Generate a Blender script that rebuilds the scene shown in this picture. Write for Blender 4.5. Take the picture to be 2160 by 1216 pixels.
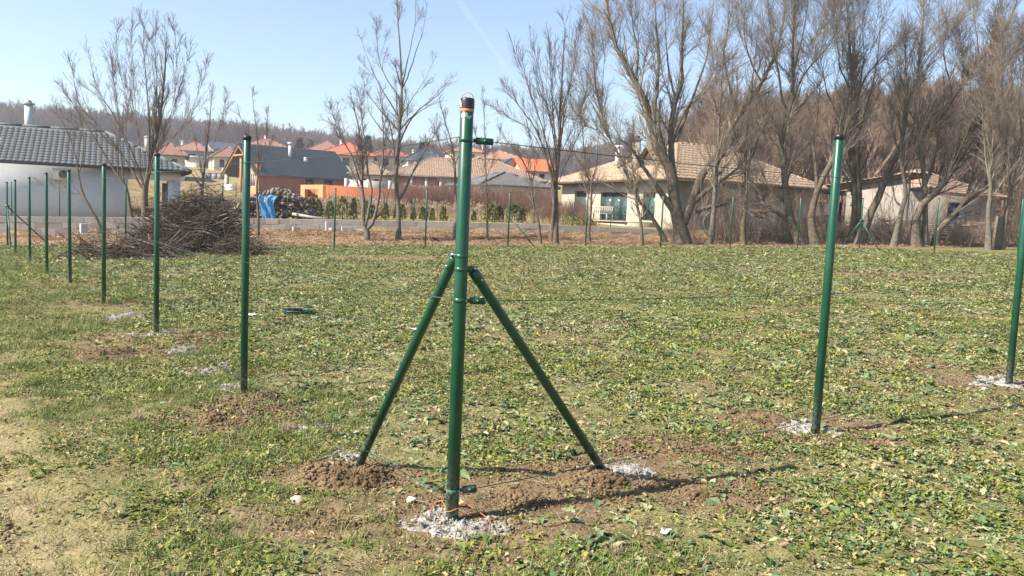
import bpy, bmesh, math, random
import numpy as np
from mathutils import Vector, Matrix

for _o in list(bpy.data.objects):
    bpy.data.objects.remove(_o)
SC = bpy.context.scene
COL = SC.collection
rng = np.random.default_rng(7)
random.seed(7)

# ------------------------------------------------------------------ camera
EYE = 1.5
FPX = 1723.0                      # focal length in pixels of a 2160 px wide frame
PITCH = math.atan(153 / 1723.0)
ROLL = math.radians(2.44)
FWD = np.array([0, math.cos(PITCH), -math.sin(PITCH)])
UP0 = np.array([0, math.sin(PITCH), math.cos(PITCH)])
RIGHT = math.cos(ROLL) * np.array([1.0, 0, 0]) + math.sin(ROLL) * UP0
UPV = math.cos(ROLL) * UP0 - math.sin(ROLL) * np.array([1.0, 0, 0])
cam_data = bpy.data.cameras.new('camera')
cam = bpy.data.objects.new('camera', cam_data)
COL.objects.link(cam)
cam_data.sensor_width = 36.0
cam_data.lens = FPX / 2160 * 36.0
cam_data.clip_start = 0.05
cam_data.clip_end = 9000
M = Matrix((RIGHT, UPV, -FWD)).transposed().to_4x4()
M.translation = Vector((0, 0, EYE))
cam.matrix_world = M
SC.camera = cam

# ------------------------------------------------------------------ sky, sun, exposure
SUN_AZ = math.radians(25)          # how far behind the camera's left the sun stands
SUN_EL = math.radians(42)
to_sun = Vector((-math.cos(SUN_AZ) * math.cos(SUN_EL), -math.sin(SUN_AZ) * math.cos(SUN_EL), math.sin(SUN_EL)))
world = bpy.data.worlds.new('World')
SC.world = world
world.use_nodes = True
wn = world.node_tree.nodes
wn.clear()
w_out = wn.new('ShaderNodeOutputWorld')
w_bg = wn.new('ShaderNodeBackground')
w_sky = wn.new('ShaderNodeTexSky')
w_sky.sky_type = 'NISHITA'
w_sky.sun_disc = False
w_sky.sun_elevation = SUN_EL
w_sky.sun_rotation = math.atan2(to_sun.x, to_sun.y)
w_sky.altitude = 250
w_sky.air_density = 1.0
w_sky.dust_density = 1.3
w_sky.ozone_density = 1.6
w_bg.inputs['Strength'].default_value = 0.09
world.node_tree.links.new(w_sky.outputs[0], w_bg.inputs[0])
world.node_tree.links.new(w_bg.outputs[0], w_out.inputs[0])
sun_data = bpy.data.lights.new('sun', 'SUN')
sun_data.energy = 4.9
sun_data.angle = math.radians(0.55)
sun_data.color = (1.0, 0.93, 0.82)
sun = bpy.data.objects.new('sun', sun_data)
COL.objects.link(sun)
sun.rotation_euler = to_sun.to_track_quat('Z', 'Y').to_euler()
SC.view_settings.view_transform = 'Standard'
SC.view_settings.look = 'None'
SC.view_settings.gamma = 1.0
SC.view_settings.exposure = 1.3
SC.render.engine = 'CYCLES'
SC.cycles.use_denoising = True
SC.cycles.denoiser = 'OPENIMAGEDENOISE'
SC.cycles.denoising_input_passes = 'RGB_ALBEDO_NORMAL'
SC.cycles.denoising_prefilter = 'ACCURATE'
SC.cycles.max_bounces = 6
SC.cycles.diffuse_bounces = 3
SC.cycles.volume_bounces = 1
SC.cycles.transparent_max_bounces = 12

# ------------------------------------------------------------------ pixel <-> place
def ray(px, py):
    return FPX * FWD + (px - 1080) * RIGHT + (608 - py) * UPV
def at(px, py, Y):
    d = ray(px, py)
    return np.array([0, 0, EYE]) + d * (Y / d[1])
def sstep(a, b, x):
    t = np.clip((np.asarray(x, float) - a) / (b - a), 0, 1)
    return t * t * (3 - 2 * t)

_tab = np.random.default_rng(3).random((256, 256))
def vnoise(x, y):
    x = np.asarray(x, float); y = np.asarray(y, float)
    xi = np.floor(x).astype(int); yi = np.floor(y).astype(int)
    fx = x - xi; fy = y - yi
    fx = fx * fx * (3 - 2 * fx); fy = fy * fy * (3 - 2 * fy)
    a = _tab[xi % 256, yi % 256]; b = _tab[(xi + 1) % 256, yi % 256]
    c = _tab[xi % 256, (yi + 1) % 256]; d = _tab[(xi + 1) % 256, (yi + 1) % 256]
    return (a * (1 - fx) + b * fx) * (1 - fy) + (c * (1 - fx) + d * fx) * fy
def fbm(x, y, o=4):
    s = 0; a = 0.5
    for i in range(o):
        s = s + a * vnoise(x * 2 ** i + 17.3 * i, y * 2 ** i + 5.1 * i); a *= 0.5
    return s

# ------------------------------------------------------------------ terrain
WA = np.array([-20.5, 33.5]); WB = np.array([9.5, 43.5])          # line of the block wall
WU = (WB - WA) / np.linalg.norm(WB - WA); WN = np.array([-WU[1], WU[0]])
FA = np.array([-15.7, 25.35]); FB = np.array([13.6, 32.9])        # far row of posts
FU = (FB - FA) / np.linalg.norm(FB - FA); FN = np.array([-FU[1], FU[0]])
CORNER = np.array([-0.24, 3.77])
LU = np.array([-15.47, 21.58]); LU = LU / np.linalg.norm(LU)      # left row runs this way
LN = np.array([-LU[1], LU[0]]);                                    # points out of the plot
if LN[0] > 0: LN = -LN
RU = np.array([4.64, 3.32]); RU = RU / np.linalg.norm(RU)
def plane(x, y):
    return .027 * np.clip(x, -45, 45) + .012 * np.clip(y, -30, 48)
def on_wall(px, py):
    d = ray(px, py)
    t = (WA @ WN) / (d[0] * WN[0] + d[1] * WN[1])
    p = np.array([0, 0, EYE]) + d * t
    return (p[:2] - WA) @ WU, p[2]
_wb = [on_wall(*q) for q in ((0, 497), (300, 493), (600, 488), (850, 488), (1100, 491), (1300, 497), (1420, 500))]
_wt = [on_wall(*q) for q in ((0, 457), (300, 459), (600, 462), (850, 466), (1100, 472), (1300, 480), (1420, 486))]
def wall_base(s): return np.interp(s, [a for a, b in _wb], [b for a, b in _wb])
def wall_top(s): return np.interp(s, [a for a, b in _wt], [b for a, b in _wt])
SL_S = [0, 35, 58, 90, 115, 170, 260, 420, 900]
SL_Z = [0, 1.2, 2.2, 5.5, 8.5, 10.5, 15, 29, 29]
def terrain(x, y):
    x = np.asarray(x, float); y = np.asarray(y, float)
    dx = x - WA[0]; dy = y - WA[1]
    s = dx * WN[0] + dy * WN[1]                 # beyond the wall line
    along = dx * WU[0] + dy * WU[1]
    z = plane(x, y)
    al = np.clip(along, -6, 36)
    zb = wall_base(al)
    zp = plane(WA[0] + al * WU[0], WA[1] + al * WU[1])
    k = sstep(-9.5, -1.0, s)
    z = z + (zb - zp) * k
    zt = np.clip(wall_top(al) - zb, 0.1, 0.8) * sstep(-0.05, 0.12, s) * 0.86
    z = z + zt - .42 * sstep(.2, 4.5, s) * sstep(-10, -15, x)
    sp = np.clip(s, 0, None)
    rise = np.interp(sp, SL_S, SL_Z)
    az = np.arctan2(x, np.maximum(y, 1e-3))
    rise = rise * np.interp(az, [-.9, -.6, -.2, 0.1, .9], [1.15, 1.08, .92, .8, .75])
    z = z + rise
    # wooded slope on the right
    z = z + 0.105 * np.clip(y - 60, 0, 80) * sstep(4, 45, x - 0.05 * y)
    # ditch in the mulch strip
    z = z - 0.22 * np.exp(-((s + 5.2) / 1.5) ** 2) * sstep(-40, -10, x * -1 - 12)
    z = z + (fbm(x * .02 + 9, y * .02) - .47) * 4.0 * sstep(60, 160, sp)
    z = z + (fbm(x * .35, y * .35) - .47) * .06
    return z
def G(px, py):
    d = ray(px, py)
    lo = 0.5; t = 0.5
    o = np.array([0, 0, EYE]); un = d / d[1]
    ys = np.concatenate([np.arange(1, 60, .05), np.arange(60, 400, .5)])
    P = o + un * ys[:, None]
    h = P[:, 2] - terrain(P[:, 0], P[:, 1])
    i = int(np.argmax(h < 0))
    if h[i] >= 0: i = len(ys) - 1
    a = h[i - 1]; b = h[i]
    yy = ys[i - 1] + (ys[i] - ys[i - 1]) * a / (a - b + 1e-12)
    p = o + un * yy
    p[2] = terrain(p[0], p[1])
    return p

# ------------------------------------------------------------------ tags and mesh helpers
def tag(o, label=None, cat=None, group=None, kind=None):
    if label: o['label'] = label
    if cat: o['category'] = cat
    if group: o['group'] = group
    if kind: o['kind'] = kind
    return o
def wloc(o):
    v = np.zeros(3)
    while o is not None:
        v = v + np.array(o.location); o = o.parent
    return v
def thing(name, loc, label, cat, group=None):
    o = bpy.data.objects.new(name, None)
    o.empty_display_size = 0.3
    COL.objects.link(o)
    o.location = [float(v) for v in loc]
    return tag(o, label, cat, group)
def link(name, me, parent=None, loc=(0, 0, 0), rot=None):
    o = bpy.data.objects.new(name, me)
    COL.objects.link(o)
    if parent is not None: o.parent = parent
    o.location = [float(v) for v in loc]
    if rot is not None: o.rotation_euler = rot
    return o
def nmesh(name, V, Fa, mat=None, smooth=False):
    """V (n,3); Fa: list of (m,k) int arrays of faces"""
    me = bpy.data.meshes.new(name)
    V = np.asarray(V, np.float32)
    Fa = [np.asarray(f, np.int32) for f in Fa if len(f)]
    nl = sum(f.size for f in Fa); nf = sum(len(f) for f in Fa)
    me.vertices.add(len(V)); me.vertices.foreach_set('co', V.ravel())
    me.loops.add(nl); me.loops.foreach_set('vertex_index', np.concatenate([f.ravel() for f in Fa]))
    me.polygons.add(nf)
    tot = np.concatenate([np.full(len(f), f.shape[1]) for f in Fa])
    st = np.concatenate([[0], np.cumsum(tot)[:-1]])
    me.polygons.foreach_set('loop_start', st.astype(np.int32))
    me.polygons.foreach_set('loop_total', tot.astype(np.int32))
    if smooth: me.polygons.foreach_set('use_smooth', np.ones(nf, bool))
    me.update(calc_edges=True); me.validate()
    if mat: me.materials.append(mat)
    return me

class MB:
    """collects pieces, builds one mesh object"""
    def __init__(s):
        s.V = []; s.F = []; s.n = 0
    def add(s, V, Fa):
        V = np.asarray(V, float).reshape(-1, 3)
        for f in Fa:
            f = np.asarray(f, int)
            if f.size: s.F.append(f + s.n)
        s.V.append(V); s.n += len(V)
        return s
    def poly(s, pts):
        pts = np.asarray(pts, float)
        return s.add(pts, [np.arange(len(pts))[None]])
    def box(s, c, size, u=(1, 0, 0), v=(0, 1, 0), w=(0, 0, 1)):
        c = np.asarray(c, float); u = np.asarray(u, float) * size[0] / 2
        v = np.asarray(v, float) * size[1] / 2; w = np.asarray(w, float) * size[2] / 2
        P = [c + a * u + b * v + d * w for d in (-1, 1) for b in (-1, 1) for a in (-1, 1)]
        return s.add(P, [[[0, 2, 3, 1], [4, 5, 7, 6], [0, 1, 5, 4], [2, 6, 7, 3], [0, 4, 6, 2], [1, 3, 7, 5]]])
    def beam(s, a, b, w, h, up=(0, 0, 1)):
        a = np.asarray(a, float); b = np.asarray(b, float)
        d = b - a; L = np.linalg.norm(d); d = d / L
        up = np.asarray(up, float); sd = np.cross(d, up)
        if np.linalg.norm(sd) < 1e-3: sd = np.cross(d, [1, 0, 0])
        sd /= np.linalg.norm(sd); up = np.cross(sd, d)
        return s.box((a + b) / 2, (L, w, h), d, sd, up)
    def tube(s, path, rad, k=8, caps=True):
        path = np.asarray(path, float); n = len(path)
        rad = np.broadcast_to(np.asarray(rad, float), (n,))
        V, Q = tubes(path[None], rad[None], k)
        F = [Q]
        if caps: F.append(np.arange(k)[None, ::-1]); F.append((np.arange(k) + (n - 1) * k)[None])
        return s.add(V, F)
    def prism(s, pts, off):
        """closed slab: polygon pts swept by off"""
        pts = np.asarray(pts, float); n = len(pts); off = np.asarray(off, float)
        i = np.arange(n); j = (i + 1) % n
        return s.add(np.concatenate([pts, pts + off]), [i[None, ::-1], (i + n)[None], np.stack([i, j, j + n, i + n], 1)])
    def build(s, name, mat, parent=None, smooth=False, kind=None):
        V = np.concatenate(s.V)
        if parent is not None: V = V - wloc(parent)
        byk = {}
        for f in s.F: byk.setdefault(f.shape[1], []).append(f)
        me = nmesh(name, V, [np.concatenate(v) for v in byk.values()], mat, smooth)
        o = link(name, me, parent)
        if kind: o['kind'] = kind
        return o

def tubes(P, Rd, k):
    """P (B,n,3), Rd (B,n) -> verts, quads"""
    B, n, _ = P.shape
    T = np.gradient(P, axis=1)
    T /= np.linalg.norm(T, axis=2, keepdims=True) + 1e-9
    D = P[:, -1] - P[:, 0]
    ref = np.where(np.abs(D[:, 2:3]) > 0.75 * np.linalg.norm(D, axis=1, keepdims=True), np.array([[0.93, .37, 0.05]]), np.array([[0.05, 0.1, 1.0]]))
    A = np.cross(T, ref[:, None, :]); A /= np.linalg.norm(A, axis=2, keepdims=True) + 1e-9
    C = np.cross(T, A)
    ang = np.arange(k) * 2 * np.pi / k
    V = P[:, :, None, :] + Rd[:, :, None, None] * (A[:, :, None, :] * np.cos(ang)[:, None] + C[:, :, None, :] * np.sin(ang)[:, None])
    V = V.reshape(-1, 3)
    b = np.arange(B)[:, None, None] * n * k; i = np.arange(n - 1)[None, :, None] * k; j = np.arange(k)[None, None]
    j2 = (j + 1) % k
    Q = np.stack([b + i + j, b + i + j2, b + i + k + j2, b + i + k + j], -1).reshape(-1, 4)
    return V, Q

_bm = bmesh.new(); bmesh.ops.create_icosphere(_bm, subdivisions=1, radius=1)
ICO1 = (np.array([v.co[:] for v in _bm.verts]), np.array([[v.index for v in f.verts] for f in _bm.faces])); _bm.free()
_bm = bmesh.new(); bmesh.ops.create_icosphere(_bm, subdivisions=2, radius=1)
ICO2 = (np.array([v.co[:] for v in _bm.verts]), np.array([[v.index for v in f.verts] for f in _bm.faces])); _bm.free()
def lumps(mb, C, Rr, ico=ICO1, jit=.25, flat=.75):
    C = np.asarray(C, float); B = len(C)
    V0, F0 = ico
    V = V0[None] * (1 + (rng.random((B, len(V0), 1)) - .5) * 2 * jit)
    sc = rng.uniform(.75, 1.3, (B, 1, 3)); sc[..., 2] *= flat
    V = V * sc * np.asarray(Rr)[:, None, None] + C[:, None]
    Fa = (F0[None] + np.arange(B)[:, None, None] * len(V0)).reshape(-1, 3)
    mb.add(V.reshape(-1, 3), [Fa]); return mb

# ------------------------------------------------------------------ materials
def mat(name, col, col2=None, scale=6.0, rough=.8, bump=0.0, bscale=None, detail=5, coat=0, metal=0, spec=.5, obj=True, mid=(.35, .65), sub=None):
    m = bpy.data.materials.new(name); m.use_nodes = True
    n = m.node_tree.nodes; L = m.node_tree.links
    b = n['Principled BSDF']
    b.inputs['Roughness'].default_value = rough
    b.inputs['Metallic'].default_value = metal
    b.inputs['Specular IOR Level'].default_value = spec
    b.inputs['Coat Weight'].default_value = coat
    b.inputs['Base Color'].default_value = (*col, 1)
    if col2 is not None or bump:
        tc = n.new('ShaderNodeTexCoord')
    if col2 is not None:
        t = n.new('ShaderNodeTexNoise'); t.inputs['Scale'].default_value = scale; t.inputs['Detail'].default_value = detail
        r = n.new('ShaderNodeValToRGB')
        r.color_ramp.elements[0].position = mid[0]; r.color_ramp.elements[1].position = mid[1]
        r.color_ramp.elements[0].color = (*col, 1); r.color_ramp.elements[1].color = (*col2, 1)
        L.new(tc.outputs['Object'], t.inputs['Vector']); L.new(t.outputs['Fac'], r.inputs[0]); L.new(r.outputs[0], b.inputs['Base Color'])
    if bump:
        t2 = n.new('ShaderNodeTexNoise'); t2.inputs['Scale'].default_value = bscale or scale * 3; t2.inputs['Detail'].default_value = 4
        bp = n.new('ShaderNodeBump'); bp.inputs['Strength'].default_value = bump; bp.inputs['Distance'].default_value = .02
        L.new(tc.outputs['Object'], t2.inputs['Vector']); L.new(t2.outputs['Fac'], bp.inputs['Height']); L.new(bp.outputs[0], b.inputs['Normal'])
    return m
def ramp_mat(name, stops, rough=.7, attr='v', trans=0.0):
    """colour picked per instance and per leaf"""
    m = bpy.data.materials.new(name); m.use_nodes = True
    n = m.node_tree.nodes; L = m.node_tree.links
    b = n['Principled BSDF']; b.inputs['Roughness'].default_value = rough; b.inputs['Specular IOR Level'].default_value = .3
    oi = n.new('ShaderNodeObjectInfo'); at_ = n.new('ShaderNodeAttribute'); at_.attribute_name = attr
    ad = n.new('ShaderNodeMath'); ad.operation = 'ADD'; fr = n.new('ShaderNodeMath'); fr.operation = 'FRACT'
    mu = n.new('ShaderNodeMath'); mu.operation = 'MULTIPLY'; mu.inputs[1].default_value = 1.0
    L.new(oi.outputs['Random'], mu.inputs[0]); L.new(mu.outputs[0], ad.inputs[0]); L.new(at_.outputs['Fac'], ad.inputs[1]); L.new(ad.outputs[0], fr.inputs[0])
    r = n.new('ShaderNodeValToRGB'); e = r.color_ramp.elements
    while len(e) < len(stops): e.new(.5)
    for q, (p, c) in zip(e, stops): q.position = p; q.color = (*c, 1)
    L.new(fr.outputs[0], r.inputs[0]); L.new(r.outputs[0], b.inputs['Base Color'])
    if trans:
        tr = n.new('ShaderNodeBsdfTranslucent'); mx = n.new('ShaderNodeMixShader'); mx.inputs[0].default_value = trans
        L.new(r.outputs[0], tr.inputs[0]); L.new(b.outputs[0], mx.inputs[1]); L.new(tr.outputs[0], mx.inputs[2])
        L.new(mx.outputs[0], n['Material Output'].inputs[0])
    return m

MT = dict(
    green=mat('green_coating', (.003, .056, .028), (.0036, .063, .032), 30, rough=.36, spec=.5),
    greenold=mat('green_steel', (.012, .07, .045), (.016, .085, .05), 10, rough=.45),
    black=mat('black_plastic', (.012, .012, .013), rough=.4),
    orange=mat('orange_twine', (.56, .20, .095), (.47, .16, .075), 60, rough=.7),
    steel=mat('galvanised_steel', (.5, .5, .5), rough=.35, metal=.9),
    wire=mat('coated_wire', (.01, .045, .03), rough=.4),
    conc=mat('concrete_spill', (.37, .36, .34), (.19, .165, .135), 12, rough=.95, bump=.6, bscale=120),
    soil=mat('dug_soil', (.19, .135, .076), (.095, .065, .037), 6, rough=1, bump=.5, bscale=90, spec=.1),
    soilcl=mat('soil_clods', (.185, .133, .076), (.125, .088, .050), 8, rough=1, bump=.4, bscale=80, spec=.1),
    bark=mat('bark', (.150, .122, .092), (.085, .068, .050), 9, rough=.95, bump=.7, bscale=40, spec=.15),
    barkgrey=mat('grey_bark', (.165, .145, .115), (.10, .086, .066), 9, rough=.95, bump=.7, bscale=40, spec=.15),
    barkmoss=mat('mossy_bark', (.120, .110, .062), (.085, .070, .048), 7, rough=.95, bump=.7, bscale=40, spec=.15),
    twig=mat('twigs', (.165, .134, .113), (.118, .095, .080), 2, rough=.9, spec=.15),
    twigy=mat('pale_twigs', (.26, .214, .168), (.185, .150, .117), 2, rough=.9, spec=.15),
    brush=ramp_mat('cut_brush', [(0, (.024, .017, .013)), (.5, (.064, .045, .034)), (.82, (.115, .085, .062)), (1, (.22, .175, .13))], .9),
    brushpale=mat('pale_cut_branches', (.26, .20, .14), (.15, .11, .075), 5, rough=.9, spec=.1),
    block=ramp_mat('concrete_block', [(0, (.34, .295, .245)), (.5, (.42, .365, .305)), (1, (.52, .455, .385))], .95),
    mortar=mat('mortar', (.17, .16, .145), rough=1),
    blockpale=mat('pale_concrete_block', (.42, .41, .39), (.36, .35, .33), 5, rough=.95, bump=.3, bscale=50),
    white=mat('white_render', (.62, .65, .67), (.57, .60, .62), 1.2, rough=.9),
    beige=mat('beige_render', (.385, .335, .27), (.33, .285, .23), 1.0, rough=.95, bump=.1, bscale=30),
    cream=mat('cream_render', (.60, .52, .36), (.55, .47, .33), .6, rough=.95),
    pale=mat('pale_render', (.47, .44, .39), (.40, .375, .33), .6, rough=.95),
    brown=mat('brown_brick', (.30, .125, .075), (.24, .098, .06), 1.5, rough=.95, bump=.2, bscale=12),
    brick=mat('orange_clay_block', (.36, .115, .048), (.27, .085, .037), 1.3, rough=.95, bump=.2, bscale=14),
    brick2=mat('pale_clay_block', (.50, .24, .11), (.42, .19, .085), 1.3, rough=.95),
    greytile=mat('grey_tile', (.125, .135, .138), (.085, .092, .095), 4, rough=.8),
    darktile=mat('dark_tile', (.050, .060, .072), (.036, .044, .054), 1.5, rough=.6),
    tantile=mat('tan_tile', (.37, .272, .180), (.18, .122, .078), 9, rough=.9, detail=8),
    tantile2=mat('faded_tan_tile', (.32, .225, .155), (.20, .132, .09), 4, rough=.9, detail=8),
    redtile=mat('red_tile', (.40, .105, .052), (.30, .078, .04), 2.5, rough=.8),
    brntile=mat('brown_red_tile', (.23, .115, .080), (.17, .082, .058), 1.5, rough=.85),
    terra=mat('terracotta_tile', (.35, .175, .115), (.26, .125, .082), 2.5, rough=.85),
    dullgrey=mat('dull_grey_roof', (.115, .108, .105), (.085, .08, .08), 2, rough=.9),
    villashade=mat('beige_render_shade_tone', (.27, .24, .205), (.22, .195, .165), 1.2, rough=.95),  # villa's beige render darkened: side wall's shade put into the colour
    shedwall=mat('shaded_render', (.285, .255, .215), (.22, .195, .165), 1.4, rough=.95),
    winered=mat('dull_red_tile', (.25, .078, .056), (.19, .06, .045), 2.5, rough=.85),
    orgtile=mat('orange_tile', (.50, .13, .045), (.40, .10, .036), 2.5, rough=.8),
    wood=mat('timber', (.42, .20, .085), (.33, .15, .06), 4, rough=.8),
    greywood=mat('weathered_wood', (.24, .19, .15), (.14, .11, .085), 4, rough=.95),
    darkwood=mat('dark_wood', (.06, .045, .035), (.04, .03, .024), 4, rough=.9),
    glass=mat('window_glass', (.025, .034, .036), rough=.06, spec=.8),
    tealglass=mat('tinted_glass', (.05, .085, .08), rough=.05, spec=.9),
    frame=mat('white_frame', (.6, .6, .58), rough=.5),
    darkframe=mat('dark_frame', (.05, .045, .042), rough=.5),
    gutter=mat('dark_gutter', (.04, .036, .036), rough=.5),
    grey=mat('grey_render', (.22, .22, .23), (.18, .18, .19), 1, rough=.9),
    slabm=mat('concrete_slab', (.40, .36, .31), (.33, .30, .26), 2, rough=.95, bump=.2),
    stone=mat('pale_stone', (.52, .44, .34), (.34, .28, .21), 5, rough=.95, bump=.6, bscale=14),
    tarp=mat('blue_tarp', (.09, .32, .56), (.06, .24, .46), 6, rough=.45),
    metal=mat('bright_chimney', (.55, .56, .56), (.45, .46, .47), 6, rough=.6),
    whitebit=mat('white_plastic', (.75, .75, .73), rough=.6),
    thuja=ramp_mat('thuja_green', [(0, (.10, .115, .030)), (.6, (.19, .19, .050)), (1, (.30, .26, .08))], .8),
    thujadark=ramp_mat('dark_conifer_green', [(0, (.018, .030, .013)), (.6, (.035, .050, .02)), (1, (.055, .07, .03))], .8),
    thujagold=ramp_mat('golden_conifer', [(0, (.12, .10, .015)), (.6, (.22, .17, .02)), (1, (.32, .22, .03))], .8),
    leaf=ramp_mat('field_leaves', [(0, (.056, .096, .036)), (.26, (.102, .152, .061)), (.52, (.165, .210, .092)), (.76, (.215, .240, .118)), (.92, (.30, .285, .14)), (1, (.36, .31, .175))], .62, trans=.12),
    weed=ramp_mat('small_weeds', [(0, (.075, .112, .018)), (.5, (.145, .175, .032)), (.85, (.25, .24, .065)), (1, (.36, .30, .12))], .75, trans=.15),
    dryleaf=ramp_mat('dry_leaves', [(0, (.16, .11, .06)), (.5, (.26, .20, .11)), (1, (.36, .30, .175))], .8),
    grass=ramp_mat('short_grass', [(0, (.06, .112, .02)), (.5, (.122, .172, .034)), (.8, (.21, .21, .07)), (1, (.40, .33, .18))], .75, trans=.15),
    straw=ramp_mat('dry_stalks', [(0, (.24, .175, .085)), (.5, (.36, .265, .145)), (1, (.52, .42, .26))], .9),
    chip=ramp_mat('wood_chips', [(0, (.14, .085, .046)), (.5, (.27, .175, .10)), (1, (.42, .30, .185))], .9),
    reed=ramp_mat('dry_reeds', [(0, (.19, .135, .085)), (.5, (.29, .215, .145)), (1, (.40, .315, .225))], .9),
    thicket=ramp_mat('bare_thicket_twigs', [(0, (.10, .055, .038)), (.5, (.17, .095, .066)), (1, (.25, .155, .11))], .9),
    forest=ramp_mat('forest_twigs', [(0, (.105, .072, .052)), (.5, (.165, .115, .084)), (1, (.24, .172, .122))], .9),
    farwood=ramp_mat('far_forest_twigs', [(0, (.085, .052, .040)), (.5, (.125, .080, .060)), (1, (.18, .115, .085))], .9),
)

def dusty(m):
    """dried mud splashed on the lowest part of the posts"""
    n = m.node_tree.nodes; L = m.node_tree.links; b = n['Principled BSDF']
    src = b.inputs['Base Color'].links[0].from_socket
    tc = n.new('ShaderNodeTexCoord'); sp = n.new('ShaderNodeSeparateXYZ'); L.new(tc.outputs['Object'], sp.inputs[0])
    mr = n.new('ShaderNodeMapRange'); L.new(sp.outputs['Z'], mr.inputs[0]); mr.inputs[1].default_value = .02; mr.inputs[2].default_value = .34; mr.inputs[3].default_value = .85; mr.inputs[4].default_value = .0
    t = n.new('ShaderNodeTexNoise'); t.inputs['Scale'].default_value = 38; t.inputs['Detail'].default_value = 6; L.new(tc.outputs['Object'], t.inputs['Vector'])
    r2 = n.new('ShaderNodeMapRange'); L.new(t.outputs['Fac'], r2.inputs[0]); r2.inputs[1].default_value = .42; r2.inputs[2].default_value = .62
    mu = n.new('ShaderNodeMath'); mu.operation = 'MULTIPLY'; L.new(mr.outputs[0], mu.inputs[0]); L.new(r2.outputs[0], mu.inputs[1])
    t3 = n.new('ShaderNodeTexNoise'); t3.inputs['Scale'].default_value = 7; t3.inputs['Detail'].default_value = 8; L.new(tc.outputs['Object'], t3.inputs['Vector'])
    r3 = n.new('ShaderNodeMapRange'); L.new(t3.outputs['Fac'], r3.inputs[0]); r3.inputs[1].default_value = .52; r3.inputs[2].default_value = .78; r3.inputs[4].default_value = .10
    mx_ = n.new('ShaderNodeMath'); mx_.operation = 'MAXIMUM'; L.new(mu.outputs[0], mx_.inputs[0]); L.new(r3.outputs[0], mx_.inputs[1])
    c = n.new('ShaderNodeMixRGB'); c.inputs[2].default_value = (.24, .21, .17, 1); L.new(mx_.outputs[0], c.inputs[0]); L.new(src, c.inputs[1]); L.new(c.outputs[0], b.inputs['Base Color'])
    rr_ = n.new('ShaderNodeMapRange'); L.new(mx_.outputs[0], rr_.inputs[0]); rr_.inputs[2].default_value = .5; rr_.inputs[3].default_value = .36; rr_.inputs[4].default_value = .9; L.new(rr_.outputs[0], b.inputs['Roughness'])
dusty(MT['green'])
# ------------------------------------------------------------------ ground
def lines(x, y):
    dl = (x - CORNER[0]) * LN[0] + (y - CORNER[1]) * LN[1]
    df = (x - FA[0]) * FN[0] + (y - FA[1]) * FN[1]
    s = (x - WA[0]) * WN[0] + (y - WA[1]) * WN[1]
    return dl, df, s
# dug and trampled spots in the field: px, py, half width and half depth in metres, strength
BARE = [(700, 1000, .62, .30, 1.0), (1290, 1000, .62, .36, 1.0), (1000, 1090, .75, .42, .95), (860, 1080, .6, .3, .7), (500, 870, .55, .62, .9),
        (620, 1100, .5, .3, .55), (1720, 905, .75, .5, .85), (1450, 960, .6, .4, .6), (2110, 812, .8, .55, .8), (1180, 1030, .6, .35, .8),
        (330, 708, .9, .6, .8), (230, 745, .6, .5, .8), (820, 543, 2.2, 1.3, .9), (1600, 568, 1.2, .7, .7), (1900, 580, 2.6, .8, .8), (1830, 574, 1.2, .5, .7),
        (219, 640, .7, .6, .5), (148, 600, .8, .8, .6), (60, 640, 1.2, .7, .5), (1130, 610, 1.6, .5, .35), (1560, 650, 1.4, .4, .35), (1330, 680, 1.4, .3, .35), (2000, 780, .9, .5, .4),
        (1490, 1040, .5, .35, .5), (1030, 1170, .5, .2, .6), (385, 738, .26, .42, .9), (440, 782, .26, .4, .8), (265, 668, .26, .6, .9), (640, 910, .24, .2, .8)]
BARE = [(*G(a, b)[:2], c, d, e) for a, b, c, d, e in BARE]
def bareness(x, y):
    v = np.zeros_like(np.asarray(x, float))
    wob = (fbm(np.asarray(x) * 2.1, np.asarray(y) * 2.1) - .47) * 1.6
    for cx, cy, rx, ry, a in BARE:
        q = (((x - cx) / rx) ** 2 + ((y - cy) / ry) ** 2) * 1.6 + wob
        v = np.maximum(v, a * np.clip(1.6 - q, 0, 1))
    return np.clip(v, 0, 1)
def pathness(x, y):
    dl, df, s = lines(x, y)
    w = (fbm(np.asarray(x) * .9 + 3, np.asarray(y) * .9) - .47) * 1.5
    return sstep(1.22, 1.68, dl + w * .34)

r1 = np.geomspace(.4, 2.4, 12)[:-1]; r2 = np.geomspace(2.4, 13, 175)[:-1]; r3 = np.geomspace(13, 60, 110)[:-1]; r4 = np.geomspace(60, 2500, 70)
rr = np.concatenate([r1, r2, r3, r4])
aa = np.radians(np.concatenate([np.arange(-180, -60, 4), np.arange(-60, -42, .5), np.arange(-42, 42, .27), np.arange(42, 60, .5), np.arange(60, 180, 4)]))
Rg, Ag = np.meshgrid(rr, aa, indexing='ij')
gx = Rg * np.sin(Ag); gy = Rg * np.cos(Ag)
gz = terrain(gx, gy)
nearm = np.clip(1 - Rg / 30, 0, 1)
gz = gz + ((fbm(gx * 3.2, gy * 3.2, 5) - .47) * .055 + (fbm(gx * 11 + 4, gy * 11, 3) - .45) * .028) * nearm
dlg, dfg, sg = lines(gx, gy)
gz = gz + pathness(gx, gy) * nearm * ((fbm(gx * 6 + 3, gy * 6, 4) - .47) * .07 + .014 * np.sin(dlg * 9 + fbm(gx * 2, gy * 2) * 5))
gz = gz + (fbm(gx * 1.7, gy * 1.7, 4) - .47) * .16 * sstep(.8, 2.5, dfg) * sstep(1, -1, sg)
na, nr = len(aa), len(rr)
i = np.arange(nr - 1)[:, None]; j = np.arange(na)[None]; j2 = (j + 1) % na
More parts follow.
